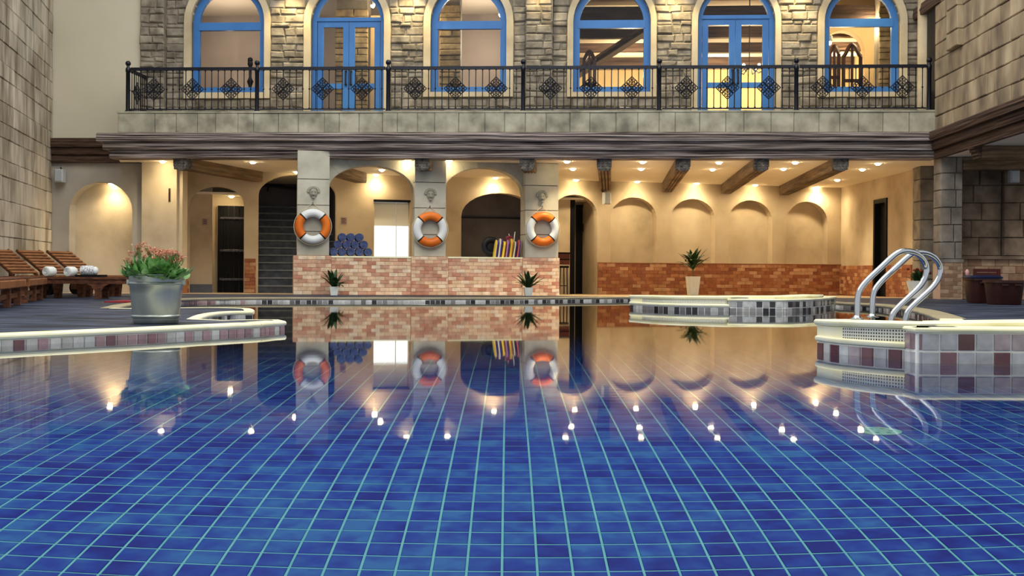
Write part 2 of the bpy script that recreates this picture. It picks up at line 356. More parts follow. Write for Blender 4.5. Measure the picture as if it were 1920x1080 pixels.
def cope_prof(w): return [(-w, -.02), (-w, 0)] + COPE[2:7] + [(-w, -.042)]
def tile_mesh(w, h, m, d=.012):
    return MB().blk(-w/2, w/2, -h/2, h/2, -d, .004, .003).mesh('edge_tile', m)
def tile_band(t, pts, ztop, rows, size, m, off=.0, stuff=False, hmul=1.0):
    r = resample(pts, size); me = None; mb = MB()
    for a, b in zip(r, r[1:]):
        L = hypot(b[0]-a[0], b[1]-a[1]); ang = atan2(b[1]-a[1], b[0]-a[0]); nx, ny = sin(ang), -cos(ang)
        zt = ztop if len(a) < 3 else (a[2] + b[2]) / 2 + ztop
        if me is None: me = tile_mesh(L - .013, size*hmul - .013, m)
        for k in range(rows):
            cx, cy, cz = (a[0]+b[0])/2 + nx*off, (a[1]+b[1])/2 + ny*off, zt - (k + .5) * size * hmul
            if stuff:
                c, s = cos(ang), sin(ang); n = len(mb.v)
                for v in me.vertices: x, y, z = v.co; mb.v.append((cx + x*c - y*s, cy + x*s + y*c, cz + z))
                mb.f += [tuple(i + n for i in p.vertices) for p in me.polygons]
            else: put('tile', me, t.e, (cx - t.at[0], cy - t.at[1], cz - t.at[2]), ang)
    if stuff: t.part('tile_band', mb, m, kind='stuff')

# ================================================================== POOL DECK
def build_deck():
    Z = FLOOR_Z
    g = lambda q: [G(x, y, Z) for x, y in q]
    front = [G(-900, 668, Z), G(-400, 646, Z)] + g([(0, 627), (130, 621.5), (260, 616), (400, 609.5), (487, 605.5)])
    tip = g([(487, 605.5), (510, 603.5), (533, 602)])
    back1 = g([(533, 602), (520, 599), (470, 599), (420, 600), (366, 598)])
    inlet = g([(366, 598), (380, 591), (400, 586.5), (430, 583.5), (474, 583)])
    back2 = g([(474, 583), (474, 580), (465, 577.5), (400, 576), (345, 576.5), (260, 578), (212, 577.5)])
    far0 = g([(212, 577.5), (240, 570), (300, 563), (345, 559.5), (420, 558), (480, 557.5)])
    far1 = g([(480, 557.5), (640, 557.8), (800, 558), (1000, 557.5), (1120, 556.5), (1190, 556), (1300, 556)])
    hid = g([(1300, 556), (1450, 559), (1545, 563.5), (1575, 567)])
    far2 = g([(1575, 567), (1640, 570), (1690, 576), (1730, 584), (1765, 597)])
    rgt = g([(1765, 597), (1790, 612), (1850, 640)]) + [(3.4, 4.6), (7, 4.4)]
    edges = [front, tip, back1, inlet, back2, far0, far1, hid, far2, rgt]
    line = []
    for e in edges: line += e if not line else e[1:]
    back = [(15, 4.4), (15, 21.9), (-15, 21.9), (-15, 8)]
    t = T('floor_deck', 'dark wet slate pool deck with cream stone edging', 'pool deck', WF, (0, 16, 0), kind='structure')
    outline = line + back
    mb = MB(); n = len(outline); mb.add([(x, y, Z - .004) for x, y in outline], [tuple(range(n))])
    t.part('paving', mb, M_slate)
    sk_ = MB()
    for a, b in zip(line, line[1:]): sk_.add([(a[0], a[1], -.16), (b[0], b[1], -.16), (b[0], b[1], Z-.01), (a[0], a[1], Z-.01)], [(0, 1, 2, 3)])
    t.part('edge_bed', sk_, M_grout)
    pw = MB()
    for a, b in zip(line, line[1:]): pw.add([(a[0], a[1], -PD), (b[0], b[1], -PD), (b[0], b[1], -.16), (a[0], a[1], -.16)], [(0, 1, 2, 3)])
    t.part('pool_wall', pw, M_ptile)
    M_cope_shade = mat('shaded_coping_stone', ['8d8266', 'a3977a'], .6, 4)  # darker copy of the coping stone, with shade put into its colour
    def cp(pts, w, m=M_cope): t.part('coping', sweep(pts, [(d, z + Z) for d, z in cope_prof(w)]), m)
    cp(resample(front, .3), .2); cp(tip, .2); cp(back1, .07); cp(smooth(inlet, 1), .08); cp(smooth(back2, 1), .1); cp(smooth(far0, 2), .15, M_cope_shade); cp(resample(far1, .5), .15, M_cope_shade); cp(hid, .1, M_cope_shade); cp(smooth(far2, 2), .25, M_cope_shade); cp(rgt, .2)
    tile_band(t, front[2:], Z - .04, 2, .0915, M_tileL); tile_band(t, tip, Z - .04, 2, .0915, M_tileL)
    tile_band(t, inlet, Z - .042, 2, .0915, M_tileG, stuff=True)
    tile_band(t, back2[:3], Z - .042, 2, .0915, M_tileG)
    tile_band(t, far0, Z - .042, 2, .095, M_tileL, stuff=True)
    tile_band(t, far1, Z - .042, 2, .095, M_tileG, stuff=True)
    tile_band(t, far2, Z - .042, 2, .1, M_tileG, stuff=True)
    # arcade floor, falling gently to the back
    a = MB().add([(-15, 21.9, fz(21.9)), (15, 21.9, fz(21.9)), (15, 33, fz(33)), (-15, 33, fz(33))], [(0, 1, 2, 3)])
    single('floor_arcade', a, M_arcf, 'brown stone floor under the arcade', 'floor', kind='structure')
build_deck()

# ================================================================== SPA WALLS (raised, with ledge and tiled block)
def spa_wall(name, label, top, ledge, block, ztop, zledge, zblock, nmos, cream_n, tsize, railend, thick=.3):
    """top: line of the raised wall's face; ledge: line of the step's face; block: line of the tiled block's face"""
    at = (top[0][0], top[0][1], 0); t = T(name, label, 'pool wall', WF, at, kind='structure')
    zt = lambda i, n, ab: ab[0] + (ab[1] - ab[0]) * i / max(1, n - 1)
    tp = resample(top, .12); n = len(tp); tp = [(p[0], p[1], zt(i, n, ztop)) for i, p in enumerate(tp)]
    k = int(n * cream_n)
    body = lambda pts, zl, m, nm: t.part(nm, sweep(pts, [(-thick, -PD), (-thick, -.045), (0, -.045), (0, -(max(ztop) - zl) - .1)]), m)
    body(tp[:k+1], zledge, M_cope, 'plain_face'); body(tp[k:], zledge, M_mosaic, 'mosaic_face')
    t.part('coping', sweep([(p[0], p[1], p[2]) for p in tp], [(-thick-.02, -.02), (-thick-.02, 0), (.012, 0), (.024, -.008), (.026, -.02), (.02, -.034), (.006, -.042), (-thick-.02, -.042)]), M_cope, smooth=True)
    lp = resample(ledge, .12)
    t.part('ledge_bed', sweep(lp, [(-.3, zledge - .05), (0, zledge - .04), (0, -.16)]), M_grout)
    t.part('ledge_wall', sweep(lp, [(0, -.16), (0, -PD)]), M_ptile)
    t.part('ledge_coping', sweep(lp, [(-.3, zledge), (.012, zledge), (.024, zledge-.008), (.026, zledge-.02), (.02, zledge-.034), (.004, zledge-.042), (-.3, zledge-.042)]), M_cope, smooth=True)
    tile_band(t, lp, zledge - .045, 2, tsize, M_tileR if tsize > .1 else M_tileG)
    bp = resample(block, .1)
    t.part('block_bed', sweep(bp, [(-.32, zblock - .03), (0, zblock - .03), (0, -.16)]), M_grout)
    t.part('block_wall', sweep(bp, [(0, -.16), (0, -PD)]), M_ptile)
    t.part('block_coping', sweep(bp, [(-.3, zblock), (.012, zblock), (.022, zblock-.008), (.024, zblock-.016), (.016, zblock-.03), (-.3, zblock-.032)]), M_cope, smooth=True)
    tile_band(t, bp, zblock - .034, 3, tsize, M_tileR if tsize > .1 else M_tileG)
    return t
def L2(pts, z): return [G(x, y, z) for x, y in pts]
near_ledge = smooth(L2([(1534, 658), (1570, 664), (1640, 670.5), (1722, 676)], 0), 1)
near_top = [(x + .0 , y + .03) for x, y in near_ledge]
d_ = near_ledge[-1]
near_top += [(2.62, 7.17), (3.2, 7.2), (4.2, 7.25)]
near_block = [(P(1721, 680, 6.92).x, 6.95 + .18), (P(1721, 680, 6.92).x, 6.92), (4.2, 6.95)]
spa_wall('spa_wall', 'cream and mosaic raised pool wall under the steel handrails', near_top, near_ledge, near_block, (.226, .268),   .112, .222, 48, .17, .112, None, .24)
mid_ledge = smooth(L2([(1182, 578.5), (1230, 581.5), (1300, 583.5), (1370, 584.5)], 0), 1)
mid_top = [(x, y + .05) for x, y in mid_ledge] + [(P(1372, 584, 16.2).x + .02, 16.2), (P(1480, 584, 16.2).x, 16.25), (P(1545, 584, 16.9).x, 17.0)]
mid_block = [(P(1370, 584, 15.95).x, 16.2), (P(1370, 584, 15.98).x, 15.98), (P(1475, 584, 15.98).x, 15.98)] + smooth([(P(1475, 584, 15.98).x, 15.98)] + L2([(1515, 584), (1548, 581), (1566, 577)], 0), 1)[1:]
spa_wall('spa_wall', 'low mosaic pool wall with grey tiles before the brick dado', mid_top, mid_ledge, mid_block, (.205, .235), .105, .188, 48, .10, .094, None, .3)

# ================================================================== HANDRAILS
def handrail(ox, oy, sc, label):
    t = T('handrail', label, 'handrail', WF, (ox, oy, .22), group='steel handrails on the spa wall')
    ctrl = [(0, .2), (0, .30), (.005, .40), (.03, .45), (.10, .515), (.22, .60), (.32, .675), (.38, .708), (.44, .72), (.53, .712), (.60, .68), (.645, .63), (.655, .575), (.635, .515), (.58, .455), (.48, .385), (.38, .315), (.335, .275), (.315, .235), (.312, .15), (.312, -.25)]
    pts = smooth([(a, b) for a, b in ctrl], 2)
    dx, dy = .902, .431
    t.part('tube', MB().tube([(ox + a*dx*sc, oy + a*dy*sc, b) for a, b in pts], .021, 12), M_steel, smooth=True)
    for a in (0,): t.part('flange', MB().lathe([(.02, 0), (.048, 0), (.048, .008), (.03, .014), (.02, .03)], 18, (ox + a*dx, oy + a*dy, .232)), M_steel, smooth=True)
q = P(1607, 600, 7.85); handrail(q.x, q.y, 1.0, 'polished steel handrail nearer the camera on the cream pool wall')
q = P(1635.5, 598, 8.2); handrail(q.x, q.y, 1.03, 'polished steel handrail set just behind the other one')

# ================================================================== CEILING OVER THE ARCADE
def build_ceiling():
    fl = F.w(F.s(220, 297, .2), .2, 0); fr_ = F.w(F.s(1757, 297, .2), .2, 0)
    pts = [(fl.x, fl.y), (fr_.x, fr_.y), (fr_.x - .3, 12), (15, 12), (15, 33), (-11, 33), (-11, fl.y + 1.2), (fl.x - .35, fl.y + 1.25)]
    single('ceiling', MB().slab(pts, ZS, ZS + .12), M_ceil, 'pale plaster ceiling of the arcade with downlights', 'ceiling', kind='structure')
build_ceiling()

# ================================================================== ARCHED WALLS
def arch_pts(o, n=14):
    c, hw = (o['l'] + o['r']) / 2, (o['r'] - o['l']) / 2
    if o.get('rise', 0) <= 0: return [(o['l'], o['sp']), (o['r'], o['sp'])]
    return [(c - hw * cos(pi * i / n), o['sp'] + o['rise'] * sin(pi * i / n)) for i in range(n + 1)]
def arch_wall(s0, s1, z0, z1, t0, t1, ops):
    mb = MB(); x = s0
    def q(a, b, c, d, t): mb.add([(a, t, c), (b, t, c), (b, t, d), (a, t, d)], [(0, 1, 2, 3)])
    for o in sorted(ops, key=lambda o: o['l']):
        for t in (t0, t1): q(x, o['l'], z0, z1, t)
        if o['b'] > z0:
            for t in (t0, t1): q(o['l'], o['r'], z0, o['b'], t)
            mb.add([(o['l'], t0, o['b']), (o['r'], t0, o['b']), (o['r'], t1, o['b']), (o['l'], t1, o['b'])], [(0, 1, 2, 3)])
        ap = arch_pts(o)
        for a, b in zip(ap, ap[1:]):
            for t in (t0, t1): mb.add([(a[0], t, a[1]), (b[0], t, b[1]), (b[0], t, z1), (a[0], t, z1)], [(0, 1, 2, 3)])
        per = [(o['l'], o['b'])] + ap + [(o['r'], o['b'])]
        for a, b in zip(per, per[1:]): mb.add([(a[0], t0, a[1]), (b[0], t0, b[1]), (b[0], t1, b[1]), (a[0], t1, a[1])], [(0, 1, 2, 3)])
        x = o['r']
    for t in (t0, t1): q(x, s1, z0, z1, t)
    for s in (s0, s1): mb.add([(s, t0, z0), (s, t1, z0), (s, t1, z1), (s, t0, z1)], [(0, 1, 2, 3)])
    mb.add([(s0, t0, z1), (s1, t0, z1), (s1, t1, z1), (s0, t1, z1)], [(0, 1, 2, 3)]); return mb
def op(fr, l, r, b, sp, top, t=0.0):
    """opening from pixels: left, right, bottom, springing, crown"""
    c = (l + r) / 2
    o = dict(l=fr.s(l, sp, t), r=fr.s(r, sp, t), b=fr.z(c, b, t), sp=fr.z(c, sp, t)); o['rise'] = fr.z(c, top, t) - o['sp']; return o
def courses(z0, z1, h):
    out = []; z = z0
    while z < z1 - .02:
        hh = h if not isinstance(h, tuple) else random.uniform(*h)
        if z1 - (z + hh) < hh * .4: hh = z1 - z
        out.append((z, min(z1, z + hh))); z += hh
    return out
def widths(s0, s1, w):
    out = []; s = s0
    while s < s1 - .01:
        ww = random.uniform(*w)
        if s1 - (s + ww) < w[0] * .6: ww = s1 - s
        out.append((s, s + ww)); s += ww
    return out
def brick_field(t, s0, s1, z0, z1, tf, m, bw=.19, bh=.075, limit=300, name='brick'):
    """running bond of single bricks sharing one mesh; end bricks cut"""
    rows = max(1, round((z1 - z0) / bh)); h = (z1 - z0) / rows; cache = {}
    for r in range(rows):
        s = s0 - (bw / 2 if r % 2 else 0)
        while s < s1 - .01:
            a, b = max(s, s0), min(s + bw, s1)
            if b - a > .02:
                k = round(b - a, 3)
                if k not in cache: cache[k] = MB().blk(-(b-a)/2 + .003, (b-a)/2 - .003, -h/2 + .003, h/2 - .003, -.01, .004, .003).mesh('brick', m)
                t.inst(name, cache[k], (a+b)/2, tf, z0 + (r + .5) * h)
            s += bw
# ================================================================== LONG BACK WALL OF THE ARCADE
def build_back():
    s0, s1 = N.s(330), N.s(1577)
    z0 = -.1
    door_a = op(N, 356, 458, 552, 382, 349); stair = op(N, 485, 631, 552, 366, 328); room = op(N, 865, 1010, 552, 406, 362)
    white = op(N, 702, 768, 552, 377, 377); white['rise'] = 0; door_b = op(N, 1034, 1120, 552, 402, 365)
    niches = [op(N, 1145, 1231, 493, 408, 370), op(N, 1257, 1341, 495, 411, 373), op(N, 1366, 1448, 496, 414, 375.5), op(N, 1474, 1552, 497, 417, 378)]
    for o in (door_a, stair, room, white, door_b): o['b'] = z0
    t = T('wall_back', 'sand plastered arcade wall with arches, blind niches and brick dado', 'wall', N, (0, 0, 0), kind='structure')
    t.part('plaster', arch_wall(s0, s1, z0, ZS, 0, .3, [door_a, stair, room, white, door_b] + niches), M_plaster)
    for o in niches:
        t.part('niche_panel', MB().box(o['l'] - .05, o['r'] + .05, .26, .3, o['b'] - .05, o['sp'] + o['rise'] + .05), M_plaster)
    # brick dado
    zd = N.z(1300, 495); bs0 = N.s(1121)
    t.part('dado_bed', MB().box(bs0, s1, -.03, .02, z0, zd), M_bmort2)
    t.part('dado_cap', MB().box(bs0, s1, -.045, .02, zd, zd + .02), M_bricks2)
    brick_field(t, bs0, s1, fz(28), zd, -.03, M_bricks2, .225, .086)
    a, b = N.s(459), N.s(480); zz = N.z(470, 485)
    t.part('dado_bed', MB().box(a, b, -.03, .02, z0, zz), M_bmort2); brick_field(t, a, b, fz(25), zz, -.03, M_bricks2, .225, .086)
    a, b = N.s(336), N.s(355)
    t.part('dado_bed', MB().box(a, b, -.03, .02, z0, zz - .35), M_bmort2); brick_field(t, a, b, fz(25), zz - .35, -.03, M_bricks2, .225, .086)
    # lobby behind the arch with the iron-strapped door
    lob = T('wall_lobby', 'plaster lobby walls behind the arch with the black door', 'wall', N, ((door_a['l'] + door_a['r']) / 2, .8, 0), kind='structure')
    x398, x470 = N.s(398, 450, .45), N.s(480, 450, 1.2)
    zc = N.z(440, 368, .9)
    lob.part('side_panel', MB().box(door_a['l'] - .3, x398, .42, .5, z0, 2.7), M_plaster)
    lob.part('skirting', MB().box(door_a['l'] - .3, x398 + .005, .405, .42, z0, N.z(380, 533, .42)), mat('bluegrey_skirting', ['5a5f6b', '70747e'], .6))
    lob.part('return_wall', MB().box(x398 - .02, x398, .5, 1.25, z0, 2.7), M_plaster)
    lob.part('end_wall', MB().box(x398 - .3, stair['l'] - .2, 1.2, 1.3, z0, 2.7), M_plaster)
    lob.part('end_return', MB().box(stair['l'] - .26, stair['l'] - .21, .3, 1.25, z0, 2.7), M_plaster)
    lob.part('lobby_ceiling', MB().box(door_a['l'] - .4, stair['l'] - .21, .3, 1.3, zc, zc + .05), M_ceil)
    # iron strapped door
    da, db = N.s(408, 450, 1.12), N.s(459, 450, 1.12); dz0, dz1 = fz(26.5), N.z(432, 386, 1.12)
    d = T('door_1', 'black timber door with three iron straps in the arched lobby', 'door', N, ((da + db) / 2, 1.12, dz0), kind='structure')
    n = 5; w = (db - da) / n
    for k in range(n): d.part('plank', MB().blk(da + k*w + .004, da + (k+1)*w - .004, dz0, dz1, 1.12, 1.19, .006), M_dark)
    ms = mat('strap_iron', ['3c3a40', '5a585c'], .4, 20, metal=.6)
    for y in (409, 470, 524):
        zs = N.z(432, y, 1.1); st = d.part('iron_strap', MB().blk(da + .05, db - .02, zs - .025, zs + .025, 1.095, 1.12, .004), ms)
        for k in range(7): d.part('stud', MB().ball((da + .09 + k * (db - da - .16) / 6, 1.093, zs), .014, 8), ms, st)
    # stair
    st = T('staircase', 'dark slate staircase rising behind the arch', 'staircase', N, ((stair['l'] + stair['r']) / 2, .3, 0), kind='structure')
    mst = mat('dark_stair_slate', ['262c3a', '3a4252', '505866'], .55, 6, bump=.3, spec=.5); mno = mat('stair_nosing', ['6a7280', '80868f'], .5, 8)
    for i in range(12):
        z = fz(26) + .18 * (i + 1); y = .12 + .27 * i
        sp = st.part('step', MB().box(stair['l'] - .1, stair['r'] + .1, y, y + .6, z - .18, z - .03), mst)
        st.part('nosing', MB().box(stair['l'] - .1, stair['r'] + .1, y - .025, y + .6, z - .03, z), mno, sp)
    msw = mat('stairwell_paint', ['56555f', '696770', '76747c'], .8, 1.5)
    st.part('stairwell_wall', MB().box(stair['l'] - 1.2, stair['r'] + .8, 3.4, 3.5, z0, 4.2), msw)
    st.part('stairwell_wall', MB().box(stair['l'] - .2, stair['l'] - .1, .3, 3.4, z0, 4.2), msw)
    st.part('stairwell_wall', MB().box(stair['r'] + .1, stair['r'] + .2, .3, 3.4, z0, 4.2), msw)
    hr = T('stair_handrail', 'black stair handrail on brackets in the stairwell', 'handrail', N, (stair['l'], 3.3, 2.5))
    zh = N.z(520, 350, 3.3)
    hr.part('rail', MB().tube([(stair['l'] - .1, 3.3, zh + .06), (stair['r'] + .1, 3.3, zh - .12)], .035, 8), M_iron)
    for f in (.2, .75): hr.part('bracket', MB().tube([(stair['l'] + f * 1.6, 3.3, zh), (stair['l'] + f * 1.6, 3.36, zh - .12), (stair['l'] + f*1.6, 3.4, zh - .12)], .02, 6), M_iron)
    # store room behind the low arch
    sr = T('wall_store', 'dim grey store room walls behind the second counter arch', 'wall', N, ((room['l'] + room['r']) / 2, 1.5, 0), kind='structure')
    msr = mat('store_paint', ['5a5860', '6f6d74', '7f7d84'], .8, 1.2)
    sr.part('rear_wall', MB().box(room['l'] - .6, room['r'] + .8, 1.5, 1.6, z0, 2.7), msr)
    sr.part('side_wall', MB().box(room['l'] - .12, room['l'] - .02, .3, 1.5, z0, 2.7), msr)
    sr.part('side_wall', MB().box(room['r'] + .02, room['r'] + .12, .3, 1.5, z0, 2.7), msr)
    zl = N.z(900, 408, 1.45)
    sr.part('ledge', MB().box(room['l'] - .02, room['r'] + .02, 1.44, 1.5, zl - .02, zl + .02), mat('store_trim', ['26252b'], .6))
    # white panel door
    wd = T('door_2', 'plain bright white double panel door in the counter room', 'door', N, ((white['l'] + white['r']) / 2, .1, fz(26)), kind='structure')
    mw = mat('white_steel_panel', ['dfe2dc', 'e9ece4'], .3, .7, spec=.6)
    m3 = white['l'] + (white['r'] - white['l']) * .64; zm = N.z(735, 424, .1); lit = emitm('door_pane_glow', (1, 1, .93), 1.05)
    for a, b in ((white['l'], m3), (m3, white['r'])):
        lf = wd.part('leaf', MB().blk(a + .004, b - .004, fz(26), white['sp'] - .03, .1, .14, .004), mw)
        wd.part('glow_pane', MB().box(a + .012, b - .012, .09, .1, fz(26) + .1, zm), lit, lf)  # pane glows by itself so the lower door looks bright
    wd.part('lintel', MB().box(white['l'] - .02, white['r'] + .02, -.02, .2, white['sp'] - .02, white['sp'] + .03), M_dark)  # dark strip standing for the shadow under the lintel
    # second lobby with the narrow dark door
    l2 = T('wall_lobby', 'plaster lobby walls behind the arch beside the bar stool', 'wall', N, (N.s(1075), .8, 0), kind='structure')
    xa = N.s(1068, 450, .5)
    l2.part('side_panel', MB().box(door_b['l'] - .3, xa, .46, .54, z0, 2.7), M_plaster)
    l2.part('end_wall', MB().box(xa - .2, door_b['r'] + .3, 1.3, 1.4, z0, 2.7), M_plaster)
    l2.part('end_return', MB().box(door_b['r'] + .02, door_b['r'] + .1, .3, 1.4, z0, 2.7), M_plaster)
    l2.part('lobby_ceiling', MB().box(door_b['l'] - .4, door_b['r'] + .1, .3, 1.4, 2.35, 2.4), M_ceil)
    l2.part('jamb', MB().box(xa, N.s(1077.5, 450, .46), .44, .54, z0, N.z(1072, 374, .5)), M_dark)
    l2.part('jamb', MB().box(xa, N.s(1077.5, 450, .46), .54, 1.3, z0, N.z(1072, 374, .5)), M_plaster)
    d2a, d2b = N.s(1081, 450, 1.2), N.s(1103, 450, 1.2)
    d2 = T('door_3', 'narrow dark timber door in the recess beside the bar stool', 'door', N, ((d2a + d2b) / 2, 1.2, fz(28)), kind='structure')
    d2.part('leaf', MB().blk(d2a + .03, d2b - .03, fz(28), N.z(1092, 388, 1.2), 1.23, 1.28, .006), M_dark)
    d2.part('frame', MB().box(d2a, d2a + .03, 1.2, 1.29, fz(28), N.z(1092, 384, 1.2)), M_dark); d2.part('frame', MB().box(d2b - .03, d2b, 1.2, 1.29, fz(28), N.z(1092, 384, 1.2)), M_dark)
    d2.part('frame', MB().box(d2a, d2b, 1.2, 1.29, N.z(1092, 388, 1.2), N.z(1092, 384, 1.2)), M_dark)
    hk = N.hit(1107, 427, .3)
    single('coat_hook', MB().tube([(hk[0], .9, hk[1] + .12), (hk[0], .9, hk[1] - .06), (hk[0] - .03, .88, hk[1] - .09)], .015, 6), M_dark, 'small dark hook on the recess wall by the narrow door', 'hook', N, (hk[0], .9, hk[1]))
    return door_a, stair, room, white, niches
door_a, stair, room, white, niches = build_back()

# right side wall of the arcade
pa = N.w(N.s(1577), 0, 0); d = ray(1712, 319); kk = (ZS - HC) / d[2]; pb = Vector((d[0]*kk, kk, 0))
S = Frame(pa.x, pa.y, atan2(pb.y - pa.y, pb.x - pa.x)); SL = (pb - pa).length
def build_side():
    dr = dict(l=S.s(1641), r=S.s(1663), b=-.1, sp=S.z(1652, 377), rise=0)
    t = T('wall_right', 'sand plastered side wall of the arcade with a dark door', 'wall', S, (0, 0, 0), kind='structure')
    t.part('plaster', arch_wall(-.1, SL + .1, -.1, ZS, 0, .25, [dr]), M_plaster)
    zd = S.z(1610, 498)
    for k, (a, b) in enumerate(((0, dr['l'] - .06), (dr['r'] + .06, SL))):
        t.part('dado_bed', MB().box(a, b, -.03, .02, -.1, zd), M_bmort2); brick_field(t, a, b, fz(26), zd, -.03, M_bricks2, .225, .086)
    w = T('door_4', 'tall dark door in the arcade side wall', 'door', S, ((dr['l'] + dr['r']) / 2, .1, fz(26)), kind='structure')
    w.part('leaf', MB().blk(dr['l'] + .05, dr['r'] - .05, fz(26), dr['sp'] - .05, .1, .16, .008), M_dark)
    for a, b in ((dr['l'] - .05, dr['l'] + .05), (dr['r'] - .05, dr['r'] + .05)): w.part('frame', MB().box(a, b, -.03, .2, fz(26), dr['sp'] + .05), M_dark)
    w.part('frame', MB().box(dr['l'] - .05, dr['r'] + .05, -.03, .2, dr['sp'] - .05, dr['sp'] + .05), M_dark)
    ks = dr['r'] - .14
    w.part('handle', MB().tube([(ks, .06, 1.0), (ks, .06, 1.25)], .014, 6), M_steel)
build_side()

def stone_box(t, x0, x1, y0, y1, z0, z1, h, w, m, seam=M_mortar, faces='fl', name='block', c=.012, dep=.03):
    """a pier of single stone blocks on its front (and left) face"""
    t.part('core', MB().box(x0 + dep, x1, y0 + dep, y1, z0, z1), seam)
    for a, b in courses(z0, z1, h):
        for p, q in widths(x0, x1, w): t.part(name, MB().blk(p + .006, q - .006, a + .006, b - .006, y0, y0 + dep + .01, c), m)
        if 'l' in faces:
            bb = MB().blk(-y1 + .006, -y0 - .001, a + .006, b - .006, x0, x0 + dep + .01, c); bb.v = [(y, -x, z) for x, y, z in bb.v]; t.part(name, bb, m)

# ================================================================== PIERS AT THE RIGHT
def build_right_piers():
    tt = 1.75; x0, x1 = F.s(1724.5, 400, tt), F.s(1757, 400, tt)
    t = T('pillar', 'slim grey stone pier between the arcade and the square pillar', 'pillar', F, ((x0+x1)/2, tt, fz(23)), kind='structure')
    stone_box(t, x0, x1, tt, tt + .5, fz(23.4), ZS, (.38, .46), (.3, .5), M_pstone)
    tt = -.12; x0, x1 = F.s(1764, 400, tt), F.s(1805, 400, tt); zb = .045
    t = T('pillar', 'square grey stone pillar below the side beam', 'pillar', F, ((x0+x1)/2, tt, zb), kind='structure')
    zd = F.z(1785, 492, tt)
    stone_box(t, x0, x1, tt, tt + .45, zd + .06, ZS, (.28, .36), (.18, .3), M_pstone)
    t.part('moulding', MB().box(x0 - .02, x1 + .02, tt - .02, tt + .45, zd, zd + .06), M_pstone)
    t.part('core', MB().box(x0, x1, tt + .0, tt + .45, zb - .1, zd), M_bmort)
    brick_field(t, x0 - .005, x1 + .005, zb, zd, tt, mat('faded_brick', ['cfcfcf', 'ffffff'], .8, 9, palette=['a88b72', 'b3977c', '9c7f68', '8f6f58', 'ac9279'], bump=.2, bscale=30), .16, .075)
    # stone wall to the right
    tt = .4; x0, x1, x2 = F.s(1800, 400, tt), F.s(1878, 400, tt), 13.0
    zl = F.z(1840, 486, tt); zt = ZS
    w = T('wall_right_stone', 'grey brown block wall behind the dark tubs', 'wall', F, ((x0+x1)/2, tt, 0), kind='structure')
    w.part('core', MB().box(x0, x2, tt + .03, tt + .3, -.1, zt), M_mortar)
    for k, (a, b) in enumerate(courses(zl + .06, zt, (.29, .36))):
        for p, q_ in widths(x0 - (.15 if k % 2 else 0), x1, (.36, .5)):
            if q_ - max(p, x0) > .04: w.part('block', MB().blk(max(p, x0) + .006, q_ - .006, a + .006, b - .006, tt - random.uniform(0, .012), tt + .04, .012, .004), M_rwall)
        for p, q_ in widths(x1 + .01, x1 + 2.0, (.3, .5)): w.part('block', MB().blk(p + .006, q_ - .006, a + .006, b - .006, tt - .1, tt + .04, .012, .004), M_rwall)
    w.part('ledge', MB().box(x0, x1 + 2, tt - .13, tt + .05, zl, zl + .06), M_rwall)
    w.part('dado_bed', MB().box(x0, x1 + 2, tt - .06, tt + .05, -.1, zl), M_bmort2)
    brick_field(w, x0, x1 + .8, .03, zl, tt - .06, MATS['faded_brick'], .26, .13)
build_right_piers()

